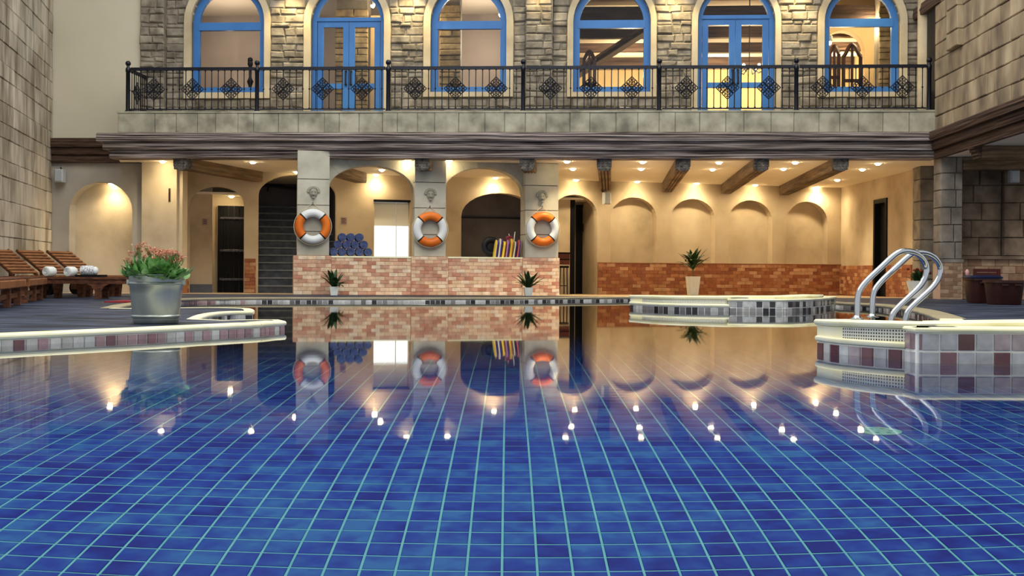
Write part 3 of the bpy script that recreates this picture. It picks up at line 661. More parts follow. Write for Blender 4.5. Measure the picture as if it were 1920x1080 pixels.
# ================================================================== ROW OF THREE PILLARS WITH COUNTERS BETWEEN
def lion_mask(t, s, z, tt):
    m = mat('mask_stone', ['8d897b', 'a5a191'], .8, 6)
    b = t.part('mask_ornament', MB().ball((s, tt, z), .085, 14, (.95, .55, 1.1)), m, smooth=True)
    mb = MB()
    for k in range(9):
        a = pi * (k / 8) ; mb.ball((s + .10*cos(a), tt - .005, z + .03 + .085*sin(a)), .03, 8, (1, .7, 1))
    t.part('mane', mb, m, b, smooth=True)
    mb = MB().ball((s, tt - .055, z - .03), .034, 8, (1, .9, .8)); mb.ball((s - .032, tt - .04, z + .03), .016, 8); mb.ball((s + .032, tt - .04, z + .03), .016, 8); mb.ball((s, tt - .035, z - .085), .04, 8, (1, .6, .7))
    t.part('muzzle', mb, m, b, smooth=True)
def build_row():
    cols = [(557.5, 617.5, 281, [335.8, 384.5, 434], 362, 479.5, (550, 621)), (777.5, 836, 298, [342, 390, 440], 366, 481, (771, 840)), (985, 1047, 300, [348, 394.5, 440], 370, 483.5, (980, 1049))]
    names = ['grey stone pillar beside the staircase with a lion mask', 'grey stone pillar between the two counter openings with a lion mask', 'warm lit stone pillar beside the recessed door with a lion mask']
    posts = []
    for (l, r, top, seams, face, dado, bb), lab in zip(cols, names):
        a, b = A.s(l), A.s(r); zt = A.z(l, top) if top < 290 else ZS; zd = A.z((l+r)/2, dado); w0 = A.w((a+b)/2, 0, 0)
        t = T('pillar', lab, 'pillar', A, ((a+b)/2, 0, fz(w0.y)), kind='structure')
        zs = [zd] + [A.z((l+r)/2, y) for y in seams[::-1]] + [zt]
        t.part('core', MB().box(a + .02, b - .02, .02, .44, zd, zt), M_mortar)
        for z0, z1 in zip(zs, zs[1:]):
            t.part('block', MB().box(a, b, 0, .45, z0 + .007, z1 - .007), M_colstone)
        lion_mask(t, (a+b)/2, A.z((l+r)/2, face), -.01)
        p, q_ = A.s(bb[0], 520, -.04), A.s(bb[1], 520, -.04)
        t.part('plinth_bed', MB().box(p, q_, -.04, .45, -.1, zd), M_bmort); brick_field(t, p, q_, fz(w0.y), zd, -.04, M_bricks, .176, .074)
        posts.append((a, b, zd, p, q_))
    aw = T('wall_counter', 'two plaster arches over brick counters between the pillars', 'wall', A, (0, .3, 0), kind='structure')
    for k, (ap, lab) in enumerate((((619, 776, 356, 310.5), 0), ((837.5, 985, 360, 314.5), 1))):
        L, R = posts[k], posts[k+1]; tt = .2
        c = (ap[0] + ap[1]) / 2; o = dict(l=L[1], r=R[0], b=L[2], sp=A.z(c, ap[2], tt)); o['rise'] = A.z(c, ap[3], tt) - o['sp']
        n = 9; pts = arch_pts(o, 36); cx = (o['l'] + o['r']) / 2; top = ZS - .0
        for i in range(n):                                    # wedge stones of the arch
            seg = pts[i*4:(i+1)*4+1]
            def out(p):
                dx, dz = p[0] - cx, (p[1] - (o['sp'] - .35)); l = hypot(dx, dz); kx = 1e9
                if dx > 1e-6: kx = min(kx, (o['r'] - cx) / dx)
                if dx < -1e-6: kx = min(kx, (o['l'] - cx) / dx)
                if dz > 1e-6: kx = min(kx, (top - o['sp'] + .35) / dz)
                return (cx + dx*kx, o['sp'] - .35 + dz*kx)
            oo = [out(p) for p in seg[::-1]]
            corner = [(o['l'], top), (o['r'], top)]
            poly = list(seg) + oo[:1]
            for u, v in zip(oo, oo[1:]):
                for cc in corner[::-1]:
                    if (abs(u[0]-cc[0]) < 1e-5) != (abs(v[0]-cc[0]) < 1e-5) and (abs(u[1]-cc[1]) < 1e-5) != (abs(v[1]-cc[1]) < 1e-5) and abs(u[0]-v[0]) + abs(u[1]-v[1]) < 2 and min(abs(u[0]-cc[0]), abs(v[0]-cc[0])) < 1e-5: poly.append(cc)
                poly.append(v)
            gx = sum(p[0] for p in poly) / len(poly); gz = sum(p[1] for p in poly) / len(poly)
            poly = [(gx + (x-gx)*.985, gz + (z-gz)*.985) for x, z in poly]
            aw.part('arch_stone', MB().prism(poly, tt, tt + .32), M_colstone)
        aw.part('arch_core', arch_wall(o['l'], o['r'], o['sp'] - .02, top, tt + .02, tt + .3, [dict(l=o['l'] + .001, r=o['r'] - .001, b=o['sp'] - .02, sp=o['sp'], rise=o['rise'] + .012)]), M_colstone)
        cu = T('counter', ['brick counter under the towel pile', 'brick counter under the striped swim boards'][k], 'counter', A, ((L[4] + R[3]) / 2, .05, fz(22.5)), kind='structure')
        cu.part('bed', MB().box(L[4], R[3], .0, .42, -.1, L[2] - .03), M_bmort); brick_field(cu, L[4], R[3], fz(22.5), L[2] - .03, .0, M_bricks, .176, .074)
        cu.part('worktop', MB().box(L[4] - .0, R[3] + .0, -.02, .6, L[2] - .03, L[2]), M_cope)
    return posts
posts = build_row()

# ================================================================== LEFT: GREY NICHE WALL, PLAIN WALL, SLAB PILLAR, STONE SIDE WALL
TL = 1.2
corner = F.w(F.s(97, 300, TL), TL, 0)
LW = Frame(corner.x, corner.y, atan2(1.0, -0.212))
def build_left():
    x0, x1 = F.s(80, 400, TL), F.s(290, 400, TL)
    o = op(F, 130, 248, 560, 396, 341, TL); o['b'] = -.1; ztop = F.z(180, 305, TL)
    t = T('wall_back_left', 'grey plaster wall with a warm lit arched niche behind the loungers', 'wall', F, ((o['l'] + o['r'])/2, TL, 0), kind='structure')
    t.part('plaster', arch_wall(x0, x1, -.1, ztop, TL, TL + .32, [o]), M_greyplaster)
    t.part('niche_panel', MB().box(o['l'] - .1, o['r'] + .1, TL + .3, TL + .32, -.1, ztop), M_plaster)
    zc = F.z(190, 345, TL + .3)
    t.part('niche_ceiling', MB().box(o['l'] - .1, o['r'] + .1, TL + .06, TL + .32, zc, zc + .04), M_plaster)
    p = single('wall_upper_left', MB().box(x0 - .3, F.s(275, 100, TL), TL + .02, TL + .3, ztop - .1, 8.2), M_beige, 'plain beige wall above the wooden beam beside the balcony', 'wall', F, (x0, TL, ztop), kind='structure')
    tp = 1.08; a, b = F.s(265.5, 400, tp), F.s(331, 400, tp)
    s = T('pillar', 'smooth sand plastered pier beside the grey niche wall', 'pillar', F, ((a+b)/2, tp, 0), kind='structure')
    s.part('shaft', MB().box(a, b, tp, tp + .4, -.05, ZS), M_plaster)
    s.part('corner_strip', MB().box(b, b + .09, tp + .1, tp + .4, -.05, ZS), M_plaster)
    zb = F.z(300, 520, tp); s.part('base_course', MB().box(a - .015, b + .1, tp - .015, tp + .41, -.05, zb), M_bmort2)
    sl = T('wall_sconce', 'slim dark slot sconce on the sand plastered pier', 'sconce', F, (F.s(318, 365, tp), tp, F.z(318, 365, tp)))
    zz0, zz1 = F.z(318, 378, tp), F.z(318, 353, tp); sx = sl.at[0]
    sl.part('plate', MB().blk(sx - .022, sx + .022, zz0, zz1, tp - .015, tp, .004), mat('sconce_brass', ['6b5540'], .4, metal=.5)); sl.part('slot', MB().box(sx - .008, sx + .006, tp - .022, tp - .014, zz0 + .02, zz1 - .02), M_dark)
    # stone side wall, single blocks
    w = T('wall_left', 'weathered pale stone block wall beside the loungers', 'wall', LW, (-3, 0, 0), kind='structure')
    w.part('core', MB().box(-9, .3, .04, .3, -.1, 8.2), M_mortar)
    H = [.36, .30, .40, .27, .36, .42, .28, .38, .26, .36, .40, .28, .36, .30, .38, .36, .4, .3, .4, .4, .3, .4]
    z = .05; k = 0
    while z < 7.4:
        h = H[k % len(H)]; k += 1
        for p_, q_ in widths(-7.0 + random.uniform(0, .3), .0, (.35, .75)):
            w.part('block', MB().blk(p_ + .0015, q_ - .0015, z + .003, z + h - .004, -random.uniform(0, .018), .05, .009, .003), M_lstone)
        z += h
    # rest of the long wall past the frame stays plain masonry
build_left()

# ================================================================== WOODEN BEAMS
def log(s0, s1, z0, z1, t0, t1, amp=.014, rows=7, step=.12, seed=0):
    """a long timber with ridged, hand-hewn faces"""
    rn = random.Random(seed); n = max(4, int((s1 - s0) / step)); mb = MB(); k = rows + 1
    ph = [[rn.uniform(0, 6.28) for _ in range(4)] for _ in range(k)]; off = [rn.uniform(-amp, amp) for _ in range(k)]
    for i in range(n + 1):
        s = s0 + (s1 - s0) * i / n
        row = []
        for j in range(k):
            z = z0 + (z1 - z0) * j / rows
            d = (off[j] * (1 if j % 2 else -.3)) + amp * .6 * sin(s * 1.1 + ph[j][0]) + amp * .35 * sin(s * 3.7 + ph[j][1])
            dz = 0 if j in (0, rows) else (z1 - z0) / rows * .3 * sin(s * .9 + ph[j][2])
            row.append((s, t0 + d + (amp if j in (0, rows) else 0), z + dz))
        mb.v += [(s, t1, z0)] + row + [(s, t1, z1)]
    K = k + 2
    for i in range(n):
        for j in range(K): mb.f.append((i*K+j, (i+1)*K+j, (i+1)*K+(j+1) % K, i*K+(j+1) % K))
    mb.f += [tuple(range(K-1, -1, -1)), tuple(n*K + j for j in range(K))]
    return mb
def build_beams():
    t = T('trim_1', 'three stepped weathered timbers along the balcony front', 'beam', F, (0, 0, ZS), kind='structure')
    zb = [F.z(960, y, tt) for y, tt in ((247.5, -.14), (265, -.14), (265, -.06), (281, -.06), (281, .02), (297.5, .02))]
    for k, (l, tt) in enumerate(((180, -.14), (192.5, -.06), (205, .02))):
        t.part('timber', log(F.s(l, 270, tt), F.s(1757, 270, tt), zb[2*k+1] + .006, zb[2*k] - .006, tt, tt + .4, .02, 12, .07, 11 + k), M_wood)
    t2 = T('trim_2', 'dark stepped timbers on the wall left of the balcony', 'beam', F, (F.s(150, 280, 1), 1.0, ZS), kind='structure')
    for k, (y0, y1, tt) in enumerate(((258.5, 275, .95), (275, 289, 1.02), (289, 305, 1.08))):
        t2.part('timber', log(F.s(91, 270, tt), F.s(262, 270, tt), F.z(150, y1, tt), F.z(150, y0, tt), tt, TL + .05, .012, 6, .1, 21 + k), M_woodr)
    # timbers under the right upper wall, running towards the camera
    t3 = T('trim_3', 'dark stepped timbers under the right block wall', 'beam', R, (0, 0, ZS), kind='structure')
    for k, tt in enumerate((-.16, -.08, .0)):
        t3.part('timber', log(-.15, 12.0, zb[2*k+1] + .002, zb[2*k] - .002, tt, tt + (.45, .4, .1)[k], .014, 7, .15, 31 + k), M_woodr)
    # beams right of the pillar
    Y1 = 19.4; a = P(1842, 285, Y1); z1, z0 = P(1880, 272, Y1).z, P(1880, 296.5, Y1).z
    b1 = T('ceiling_beam', 'brown ceiling beam with a stepped dark bracket end at the right edge', 'beam', WF, (a.x, Y1, z0))
    b1.part('timber', log(a.x, a.x + 4, z0, ZS + .0, Y1, Y1 + .3, .01, 6, .15, 41), M_corb)
    br = MB()
    for i in range(4): br.box(a.x - .14 + i*.03, a.x + .01, Y1 + .02, Y1 + .28, ZS - .0 - (ZS - z0) * (i+1) / 4 - .0, ZS - (ZS - z0) * i / 4)
    b1.part('bracket', br, M_woodr)
    Y2 = 21.3; a = P(1806, 305, Y2); z1, z0 = P(1880, 297, Y2).z, P(1880, 318, Y2).z
    b2 = T('ceiling_beam', 'brown beam along the top of the grey block wall', 'beam', WF, (a.x, Y2, z0))
    b2.part('timber', log(a.x, a.x + 4, z0, min(ZS, z1 + .05), Y2, Y2 + .35, .01, 6, .15, 42), M_corb)
R_o = F.w(F.s(1753, 208, 0), 0, 0)
R = Frame(R_o.x, R_o.y, atan2(-1.0, -0.050))
build_beams()

def meet(B):                                                 # where a beam meets the back wall
    t_ = 2.0
    for _ in range(40):
        w = B.w(0, t_, 0); t_ -= N.loc(w.x, w.y)[1] * .9
    return t_ + .02
def corbel(px, label, far, head_t=.12, h=.25, w=.29, ang=-.09):
    hw = F.w(F.s(px, 305, head_t), head_t, 0); B = Frame(hw.x, hw.y, ang); s = head_t = 0.0; tend = meet(B) if far is None else far
    t = T('ceiling_beam', label, 'beam', B, (s, head_t, ZS - h), group='carved beams under the arcade ceiling')
    z1 = ZS; z0 = ZS - h
    prof = [(s - w/2, z1), (s - w/2, z0 + .09), (s - w*.38, z0 + .03), (s - w*.2, z0), (s + w*.2, z0), (s + w*.38, z0 + .03), (s + w/2, z0 + .09), (s + w/2, z1)]
    hd = MB(); rings = 5
    hd.prism(prof, head_t, head_t + .22)
    o = t.part('carved_head', hd, M_carve)
    mb = MB(); rn = random.Random(px)
    for i in range(4):
        for j in range(4): mb.ball((s - w*.36 + i*w*.24, head_t, z0 + .04 + j*.055), .03, 6, (1, .5, .9))
    t.part('carving', mb, M_carve, o)
    if tend > head_t + .3:
        w2 = w * .46; mb = MB()
        for k in range(4):                                   # ridged shaft of four rounded timbers
            c = s - w2 + (k + .5) * w2 / 2; mb.prism([(c - w2/4, z1), (c - w2/4, z0 + .06), (c - w2/7, z0 + .02), (c + w2/7, z0 + .02), (c + w2/4, z0 + .06), (c + w2/4, z1)], head_t + .2, tend)
        t.part('shaft', mb, M_corb)
for px, lab in ((337, 'carved ceiling beam above the arch with the black door'), (1133, 'carved ceiling beam beside the recessed door, pointing at the camera'), (1281, 'second carved ceiling beam right of the recessed door'), (1428, 'third carved ceiling beam right of the recessed door'), (1577, 'rightmost carved ceiling beam, above the last niche')):
    corbel(px, lab, None, ang=-.26 if px < 400 else -.088)
corbel(596, 'carved beam over the towel counter, seen through its arch', 3.0, .6, ang=-.16)
corbel(791, 'short carved beam end on the middle lion pillar', .62, .1); corbel(988, 'short carved beam end on the warm lit pillar', .9, .1)

# ================================================================== RIGHT UPPER WALL (single blocks)
def build_right_upper():
    zb = F.z(960, 247.5, -.14)
    w = T('wall_right_upper', 'brown block wall rising above the side timbers', 'wall', R, (2, 0, zb), kind='structure')
    w.part('core', MB().box(-.02, 12, .04, .4, zb - .05, 8.2), M_mortar)
    z = zb; k = 0; hs = [.30, .36, .33, .38, .30, .42, .34, .36]
    while z < 7.2:
        h = hs[k % 8]; k += 1
        for p_, q_ in widths(0.0, 6.6, (.36, .62)):
            dp = .0
            if .75 < p_ and q_ < 1.9 and z > zb + 1.35: dp = -.10
            w.part('block', MB().blk(p_ + .004, q_ - .004, z + .005, z + h - .007, dp - random.uniform(0, .02), .05, .014, .003), M_rstone)
        z += h
    zf = F.z(960, 207, 0)
    d = T('door_5', 'dark doorway at the end of the balcony', 'door', R, (-.4, .1, zf), kind='structure')
    d.part('recess', MB().box(-.6, .0, .03, .3, zf, 6.2), M_dark); d.part('lintel', log(-1.4, .3, F.z(1735, 25, .6), F.z(1735, 3, .6), -.06, .3, .01, 4, .15, 55), M_woodr)  # recess is a flush black panel standing for the doorway's shade
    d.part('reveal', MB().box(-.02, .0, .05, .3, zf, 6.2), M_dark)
    c = T('pillar', 'round plaster column beside the dark balcony doorway', 'pillar', R, (-.95, .1, zf), kind='structure')
    c.part('shaft', MB().lathe([(.19, 0), (.19, 2.3)], 20, (-.85, .12, zf)), M_surr, smooth=True)
    c.part('wall_strip', MB().box(-1.5, -.6, .15, .3, zf, 8.2), M_surr)
build_right_upper()
# ================================================================== BALCONY
ZB = F.z(960, 207.5, 0)                       # balcony floor / top of the block parapet
def build_balcony():
    zt, zb = ZB, F.z(960, 247.5, 0) - .01
    x0, x1 = F.s(221, 230, 0), F.s(1760, 230, 0)
    t = T('floor_balcony', 'pale block faced balcony slab above the timbers', 'balcony', F, (0, .5, zb), kind='structure')
    t.part('slab', MB().box(x0, x1, .03, TL + .1, zb, zt - .03), M_mort2)
    t.part('top_course', log(x0 - .02, x1, zt - .04, zt, -.02, TL + .1, .006, 2, .2, 61), M_balc)
    J = [221,290,330,370,404,446,475,522,559,608,636,673,717,745,783,815,860,909,946,985,1024,1069,1106,1155,1196,1236,1266,1312,1361,1395,1446,1489,1536,1575,1610,1656,1705,1760]
    for a, b in zip(J, J[1:]):
        t.part('block', MB().blk(F.s(a, 228, 0) + .003, F.s(b, 228, 0) - .003, zb, zt - .042, -random.uniform(0, .012), .04, .01, .002), M_balc)
build_balcony()

# ================================================================== RAILING
RT = .09
def build_railing():
    zt, zl, zb = F.z(960, 127, RT), F.z(960, 204, RT), ZB
    posts_px = [240, 482, 728, 981, 1236, 1493, 1742]
    ps = [F.s(p, 165, RT) for p in posts_px]
    zball = F.z(960, 116, RT)
    labs = ['black iron railing post with ball finial at the left balcony corner', 'black iron railing post in front of the first blue window', 'black iron railing post right of the left blue double door', 'black iron railing post beside the middle stone pilaster', 'black iron railing post left of the right blue double door', 'black iron railing post right of the right blue double door', 'black iron railing post by the dark balcony doorway']
    pm = MB().lathe([(.055, 0), (.055, .03), (.042, .04), (.042, zt - zb - .06), (.05, zt - zb - .05), (.05, zt - zb + .01), (.028, zt - zb + .04), (.028, zball - zb)], 12).mesh('post_shaft', M_iron, True)
    fm = MB().ball((0, 0, 0), .055, 12).mesh('finial', M_iron, True)
    for s, lab in zip(ps, labs):
        t = T('railing_post', lab, 'post', F, (s, RT, zb), group='iron railing posts'); t.inst('shaft', pm, s, RT, zb); t.inst('ball_finial', fm, s, RT, zball)
    h = zt - zl
    bal = MB().tube([(0, 0, 0), (0, 0, h)], .0095, 6); 
    for z in (.02, h * .5, h - .03): bal.lathe([(.009, -.018), (.019, -.008), (.019, .008), (.009, .018)], 6, (0, 0, z))
    bm = bal.mesh('baluster', M_iron)
    D = .225
    def orn():                                                # four small pierced lozenges inside a lozenge
        mb = MB(); r = .008
        def bar(a, b, rr=r): mb.tube([(a[0], 0, a[1]), (b[0], 0, b[1])], rr, 4)
        rt = lambda u, v: ((u - v) * D / 2, (u + v) * D / 2)      # lozenge coordinates -1..1
        g = .06
        for cu in (-1, 1):
            for cv in (-1, 1):
                u0, u1 = (g, 1) if cu > 0 else (-1, -g); v0, v1 = (g, 1) if cv > 0 else (-1, -g)
                q = [rt(u0, v0), rt(u1, v0), rt(u1, v1), rt(u0, v1)]
                for a, b in zip(q, q[1:] + q[:1]): bar(a, b, .009)
                for k in (1, 2):
                    f = k / 3; uu = u0 + (u1-u0)*f; vv = v0 + (v1-v0)*f
                    bar(rt(uu, v0), rt(uu, v1), .0065); bar(rt(u0, vv), rt(u1, vv), .0065)
                um, vm = (u0+u1)/2, (v0+v1)/2; cx, cz = rt(um, vm)
                for rr in (.055, .028): mb.tube([(cx + rr*cos(2*pi*k/10), 0, cz + rr*sin(2*pi*k/10)) for k in range(10)], .0065, 4, closed=True)
        return mb.mesh('lozenge_ornament', M_iron)
    om = orn(); zo = F.z(960, 165.5, RT)
    bl = ['iron railing bay at the left end of the balcony', 'iron railing bay before the left blue double door', 'iron railing bay before the blue window left of the middle pilaster', 'iron railing bay before the blue window right of the middle pilaster', 'iron railing bay before the right blue double door', 'iron railing bay before the last blue window']
    for k in range(6):
        a, b = ps[k], ps[k+1]; t = T('railing_bay', bl[k], 'railing', F, ((a+b)/2, RT, zb), group='iron railing bays')
        a_, b_ = a + .056, b - .056; t.part('top_rail', MB().box(a_, b_, RT - .028, RT + .028, zt - .03, zt + .03), M_iron); t.part('bottom_rail', MB().box(a_, b_, RT - .018, RT + .018, zl - .012, zl + .012), M_iron)
        n = 20
        for i in range(1, n): t.inst('baluster', bm, a + (b-a)*i/n, RT, zl)
        for i in (4, 10, 16): t.inst('lozenge_ornament', om, a + (b-a)*i/n, RT, zo)
    # return to the wall
    s = ps[0] - .01; t = T('railing_bay', 'short iron railing return at the left balcony end', 'railing', F, (s, .6, zb), group='iron railing bays')
    t.part('top_rail', MB().box(s - .028, s + .028, RT + .06, TL, zt - .03, zt + .03), M_iron); t.part('bottom_rail', MB().box(s - .018, s + .018, RT + .06, TL, zl - .012, zl + .012), M_iron)
    for i in range(1, 10): t.inst('baluster', bm, s, RT + (TL - RT)*i/10, zl)
    t.inst('lozenge_ornament', om, s, RT + (TL - RT)*.45, zo, rz=pi/2)
    t.part('end_post', MB().box(s - .04, s + .04, TL - .08, TL, zb, zt + .04), M_iron)
build_railing()

# ================================================================== UPPER FACADE
TF = 1.25
WIN = [dict(l=360, r=497, b=174, k='w', so=(347, 508), sb=185), dict(l=584, r=721, b=207, k='d', so=(571, 733), sb=207), dict(l=808, r=950, b=173, k='w', so=(795, 963), sb=182),
       dict(l=1075, r=1220, b=173, k='w', so=(1064, 1231), sb=182), dict(l=1308, r=1453, b=207, k='d', so=(1297, 1464), sb=207), dict(l=1545, r=1687, b=173, k='w', so=(1533, 1700), sb=182)]
for wd in WIN:
    sp = 40; c = (wd['l'] + wd['r']) / 2
    i = dict(l=F.s(wd['l'], sp, TF), r=F.s(wd['r'], sp, TF), b=F.z(c, wd['b'], TF), sp=F.z(c, sp, TF)); i['rise'] = (i['r'] - i['l']) / 2 * 1.0
    o = dict(l=F.s(wd['so'][0], sp, TF), r=F.s(wd['so'][1], sp, TF), b=F.z(c, wd['sb'], TF), sp=i['sp']); o['rise'] = (o['r'] - o['l']) / 2
    if wd['k'] == 'd': i['b'] = o['b'] = ZB - .01
    wd['i'], wd['o'] = i, o
def ring(mb, O, I, t0, t1, bottom):
    n = 20
    po = [(O['l'], O['b'])] + arch_pts(O, n) + [(O['r'], O['b'])]; pi_ = [(I['l'], I['b'] if bottom else O['b'])] + arch_pts(I, n) + [(I['r'], I['b'] if bottom else O['b'])]
    k = len(po); vs = [(x, t0, z) for x, z in po] + [(x, t0, z) for x, z in pi_] + [(x, t1, z) for x, z in po] + [(x, t1, z) for x, z in pi_]
    fs = []
    for j in range(k - 1 + (1 if bottom else 0)):
        l = (j + 1) % k; fs += [(j, l, k+l, k+j), (2*k+j, 3*k+j, 3*k+l, 2*k+l), (j, 2*k+j, 2*k+l, l), (k+j, k+l, 3*k+l, 3*k+j)]
    if not bottom: fs += [(0, k, 3*k, 2*k), (k-1, 3*k-1, 4*k-1, 2*k-1)]
    return mb.add(vs, fs)
def shrink(o, d, db): return dict(l=o['l'] + d, r=o['r'] - d, b=o['b'] + db, sp=o['sp'], rise=o['rise'] - d)
def build_facade():
    x0, x1, z0, z1 = F.s(266, 100, TF), F.s(1722, 100, TF), ZB - .05, 7.0
    t = T('wall_upper', 'rubble stone upper facade with six blue arched openings', 'wall', F, (0, TF, ZB), kind='structure')
    t.part('mortar', arch_wall(x0, x1, z0, z1, TF, TF + .3, [w['i'] for w in WIN]), M_mort2)
    pil = [(F.s(267, 100, TF), F.s(312, 100, TF)), (F.s(986, 100, TF), F.s(1036, 100, TF))]
    for a, b in pil: t.part('pilaster', MB().box(a, b, TF - .12, TF, z0, z1), M_mort2)
    stones = []; rn = random.Random(5)
    def half(o, z):
        hw = (o['r'] - o['l']) / 2
        if z <= o['b']: return 0
        if z <= o['sp']: return hw
        f = (z - o['sp']) / o['rise']; return hw * sqrt(max(0, 1 - f*f)) if f < 1 else 0
    z = ZB
    while z < z1 - .1:
        h = rn.uniform(.085, .19); zz = z + h
        cut = []
        for w in WIN:
            hw = max(half(w['o'], z + .002), half(w['o'], zz))
            if hw > 0: c = (w['o']['l'] + w['o']['r']) / 2; cut.append((c - hw, c + hw))
        edges = [x0] + sorted(e for c in cut for e in c) + [x1]
        for a, b in zip(edges[::2], edges[1::2]):
            br = sorted({a, b, *[e for p in pil for e in p if a < e < b]})
            for p, q_ in zip(br, br[1:]):
                proud = .12 if any(l - .001 <= p and q_ <= r + .001 for l, r in pil) else 0
                s = p
                while s < q_ - .03:
                    w_ = rn.uniform(.16, .42)
                    if q_ - s - w_ < .12: w_ = q_ - s
                    stones.append((s, s + w_, z, zz, proud)); s += w_
        z = zz
    vis = [q for q in stones if q[2] < F.z(960, -20, TF)]
    vis.sort(key=lambda q: -(q[1]-q[0]) * (q[3]-q[2])); keep = set(vis[:300]); rest = MB()
    random.seed(3)
    for q in stones:
        g = .004; dp = -random.uniform(.008, .055) - q[4]
        if q in keep: t.part('stone', MB().blk(q[0] + g, q[1] - g, q[2] + g, q[3] - g, TF + dp, TF + .01, .024, .013), M_rubble)
        else: rest.blk(q[0] + g, q[1] - g, q[2] + g, q[3] - g, TF + dp, TF + .01, .024, .013)
    t.part('small_stones', rest, M_rubble, kind='stuff')
build_facade()

wl = ['blue arched window at the left end of the stone facade', None, 'blue arched window with a bright lamp, left of the middle pilaster', 'blue arched window showing a dark saloon gate, right of the middle pilaster', None, 'blue arched window showing a lit arch and swing doors']
def build_windows():
    nw = nd = 0
    for k, w in enumerate(WIN):
        i, o = w['i'], w['o']; cx = (i['l'] + i['r']) / 2; td = TF + .1
        if w['k'] == 'w':
            nw += 1; t = T('window_%d' % nw, wl[k], 'window', F, (cx, TF, o['b']), kind='structure')
        else:
            nd += 1; t = T('door_%d' % (nd + 5), ['blue arched double door with glass, left on the facade', 'blue arched double door before the lit chandelier room'][nd-1], 'door', F, (cx, TF, ZB), kind='structure')
        t.part('surround', ring(MB(), o, i, TF - .07, TF + .12, w['k'] == 'w'), M_surr)
        if w['k'] == 'w':
            fi = shrink(i, .135, .13); t.part('frame', ring(MB(), i, fi, td, td + .09, True), M_blue)
            tz0, tz1 = F.z(cx and 960, 52, TF), F.z(960, 37, TF)
            t.part('transom', MB().box(i['l'] + .1, i['r'] - .1, td - .01, td + .08, tz0, tz1), M_blue)
            lo = MB().add([(fi['l'], td + .05, fi['b']), (fi['r'], td + .05, fi['b']), (fi['r'], td + .05, tz0), (fi['l'], td + .05, tz0)], [(0, 1, 2, 3)])
            t.part('pane', lo, M_glass)
            ap = arch_pts(fi, 16); up = [(fi['l'], td + .05, tz1), (fi['r'], td + .05, tz1)] + [(x, td + .05, z) for x, z in ap[::-1] if z > tz1]
            t.part('pane', MB().add(up, [tuple(range(len(up)))]), M_glass)
        else:
            fi = shrink(i, .10, 0); t.part('frame', ring(MB(), i, fi, td, td + .1, False), M_blue)
            tz0, tz1 = F.z(960, 36, TF), F.z(960, 29, TF)
            t.part('transom', MB().box(i['l'] + .08, i['r'] - .08, td - .01, td + .09, tz0, tz1), M_blue)
            ap = arch_pts(fi, 16); up = [(fi['l'], td + .05, tz1), (fi['r'], td + .05, tz1)] + [(x, td + .05, z) for x, z in ap[::-1] if z > tz1]
            t.part('pane', MB().add(up, [tuple(range(len(up)))]), M_glass)
            zm0, zm1 = F.z(960, 164, TF), F.z(960, 154, TF); z_t = F.z(960, 47, TF)
            for a, b in ((fi['l'] + .01, cx - .004), (cx + .004, fi['r'] - .01)):
                mb = MB(); y0, y1 = td + .015, td + .07; sw = .12
                mb.box(a, a + sw, y0, y1, ZB, tz0); mb.box(b - sw, b, y0, y1, ZB, tz0); mb.box(a + sw, b - sw, y0, y1, z_t, tz0); mb.box(a + sw, b - sw, y0, y1, zm0, zm1); mb.box(a + sw, b - sw, y0, y1, ZB, ZB + .06)
                lf = t.part('leaf', mb, M_blue)
                for c0, c1 in ((zm1, z_t), (ZB + .06, zm0)): t.part('pane', MB().add([(a + sw, td + .04, c0), (b - sw, td + .04, c0), (b - sw, td + .04, c1), (a + sw, td + .04, c1)], [(0, 1, 2, 3)]), M_glass, lf)
                hs = b - .05 if a < cx - .1 else a + .05; ht, hb = F.z(960, 131, TF), F.z(960, 156, TF)
                mh = MB().tube([(hs, td + .015, ht), (hs, td - .05, ht - .02), (hs, td - .05, hb + .02), (hs, td + .015, hb)], .018, 8); mh.ball((hs, td - .03, ht), .03, 8); mh.ball((hs, td - .03, hb), .03, 8)
                t.part('handle', mh, M_iron, lf)
build_windows()

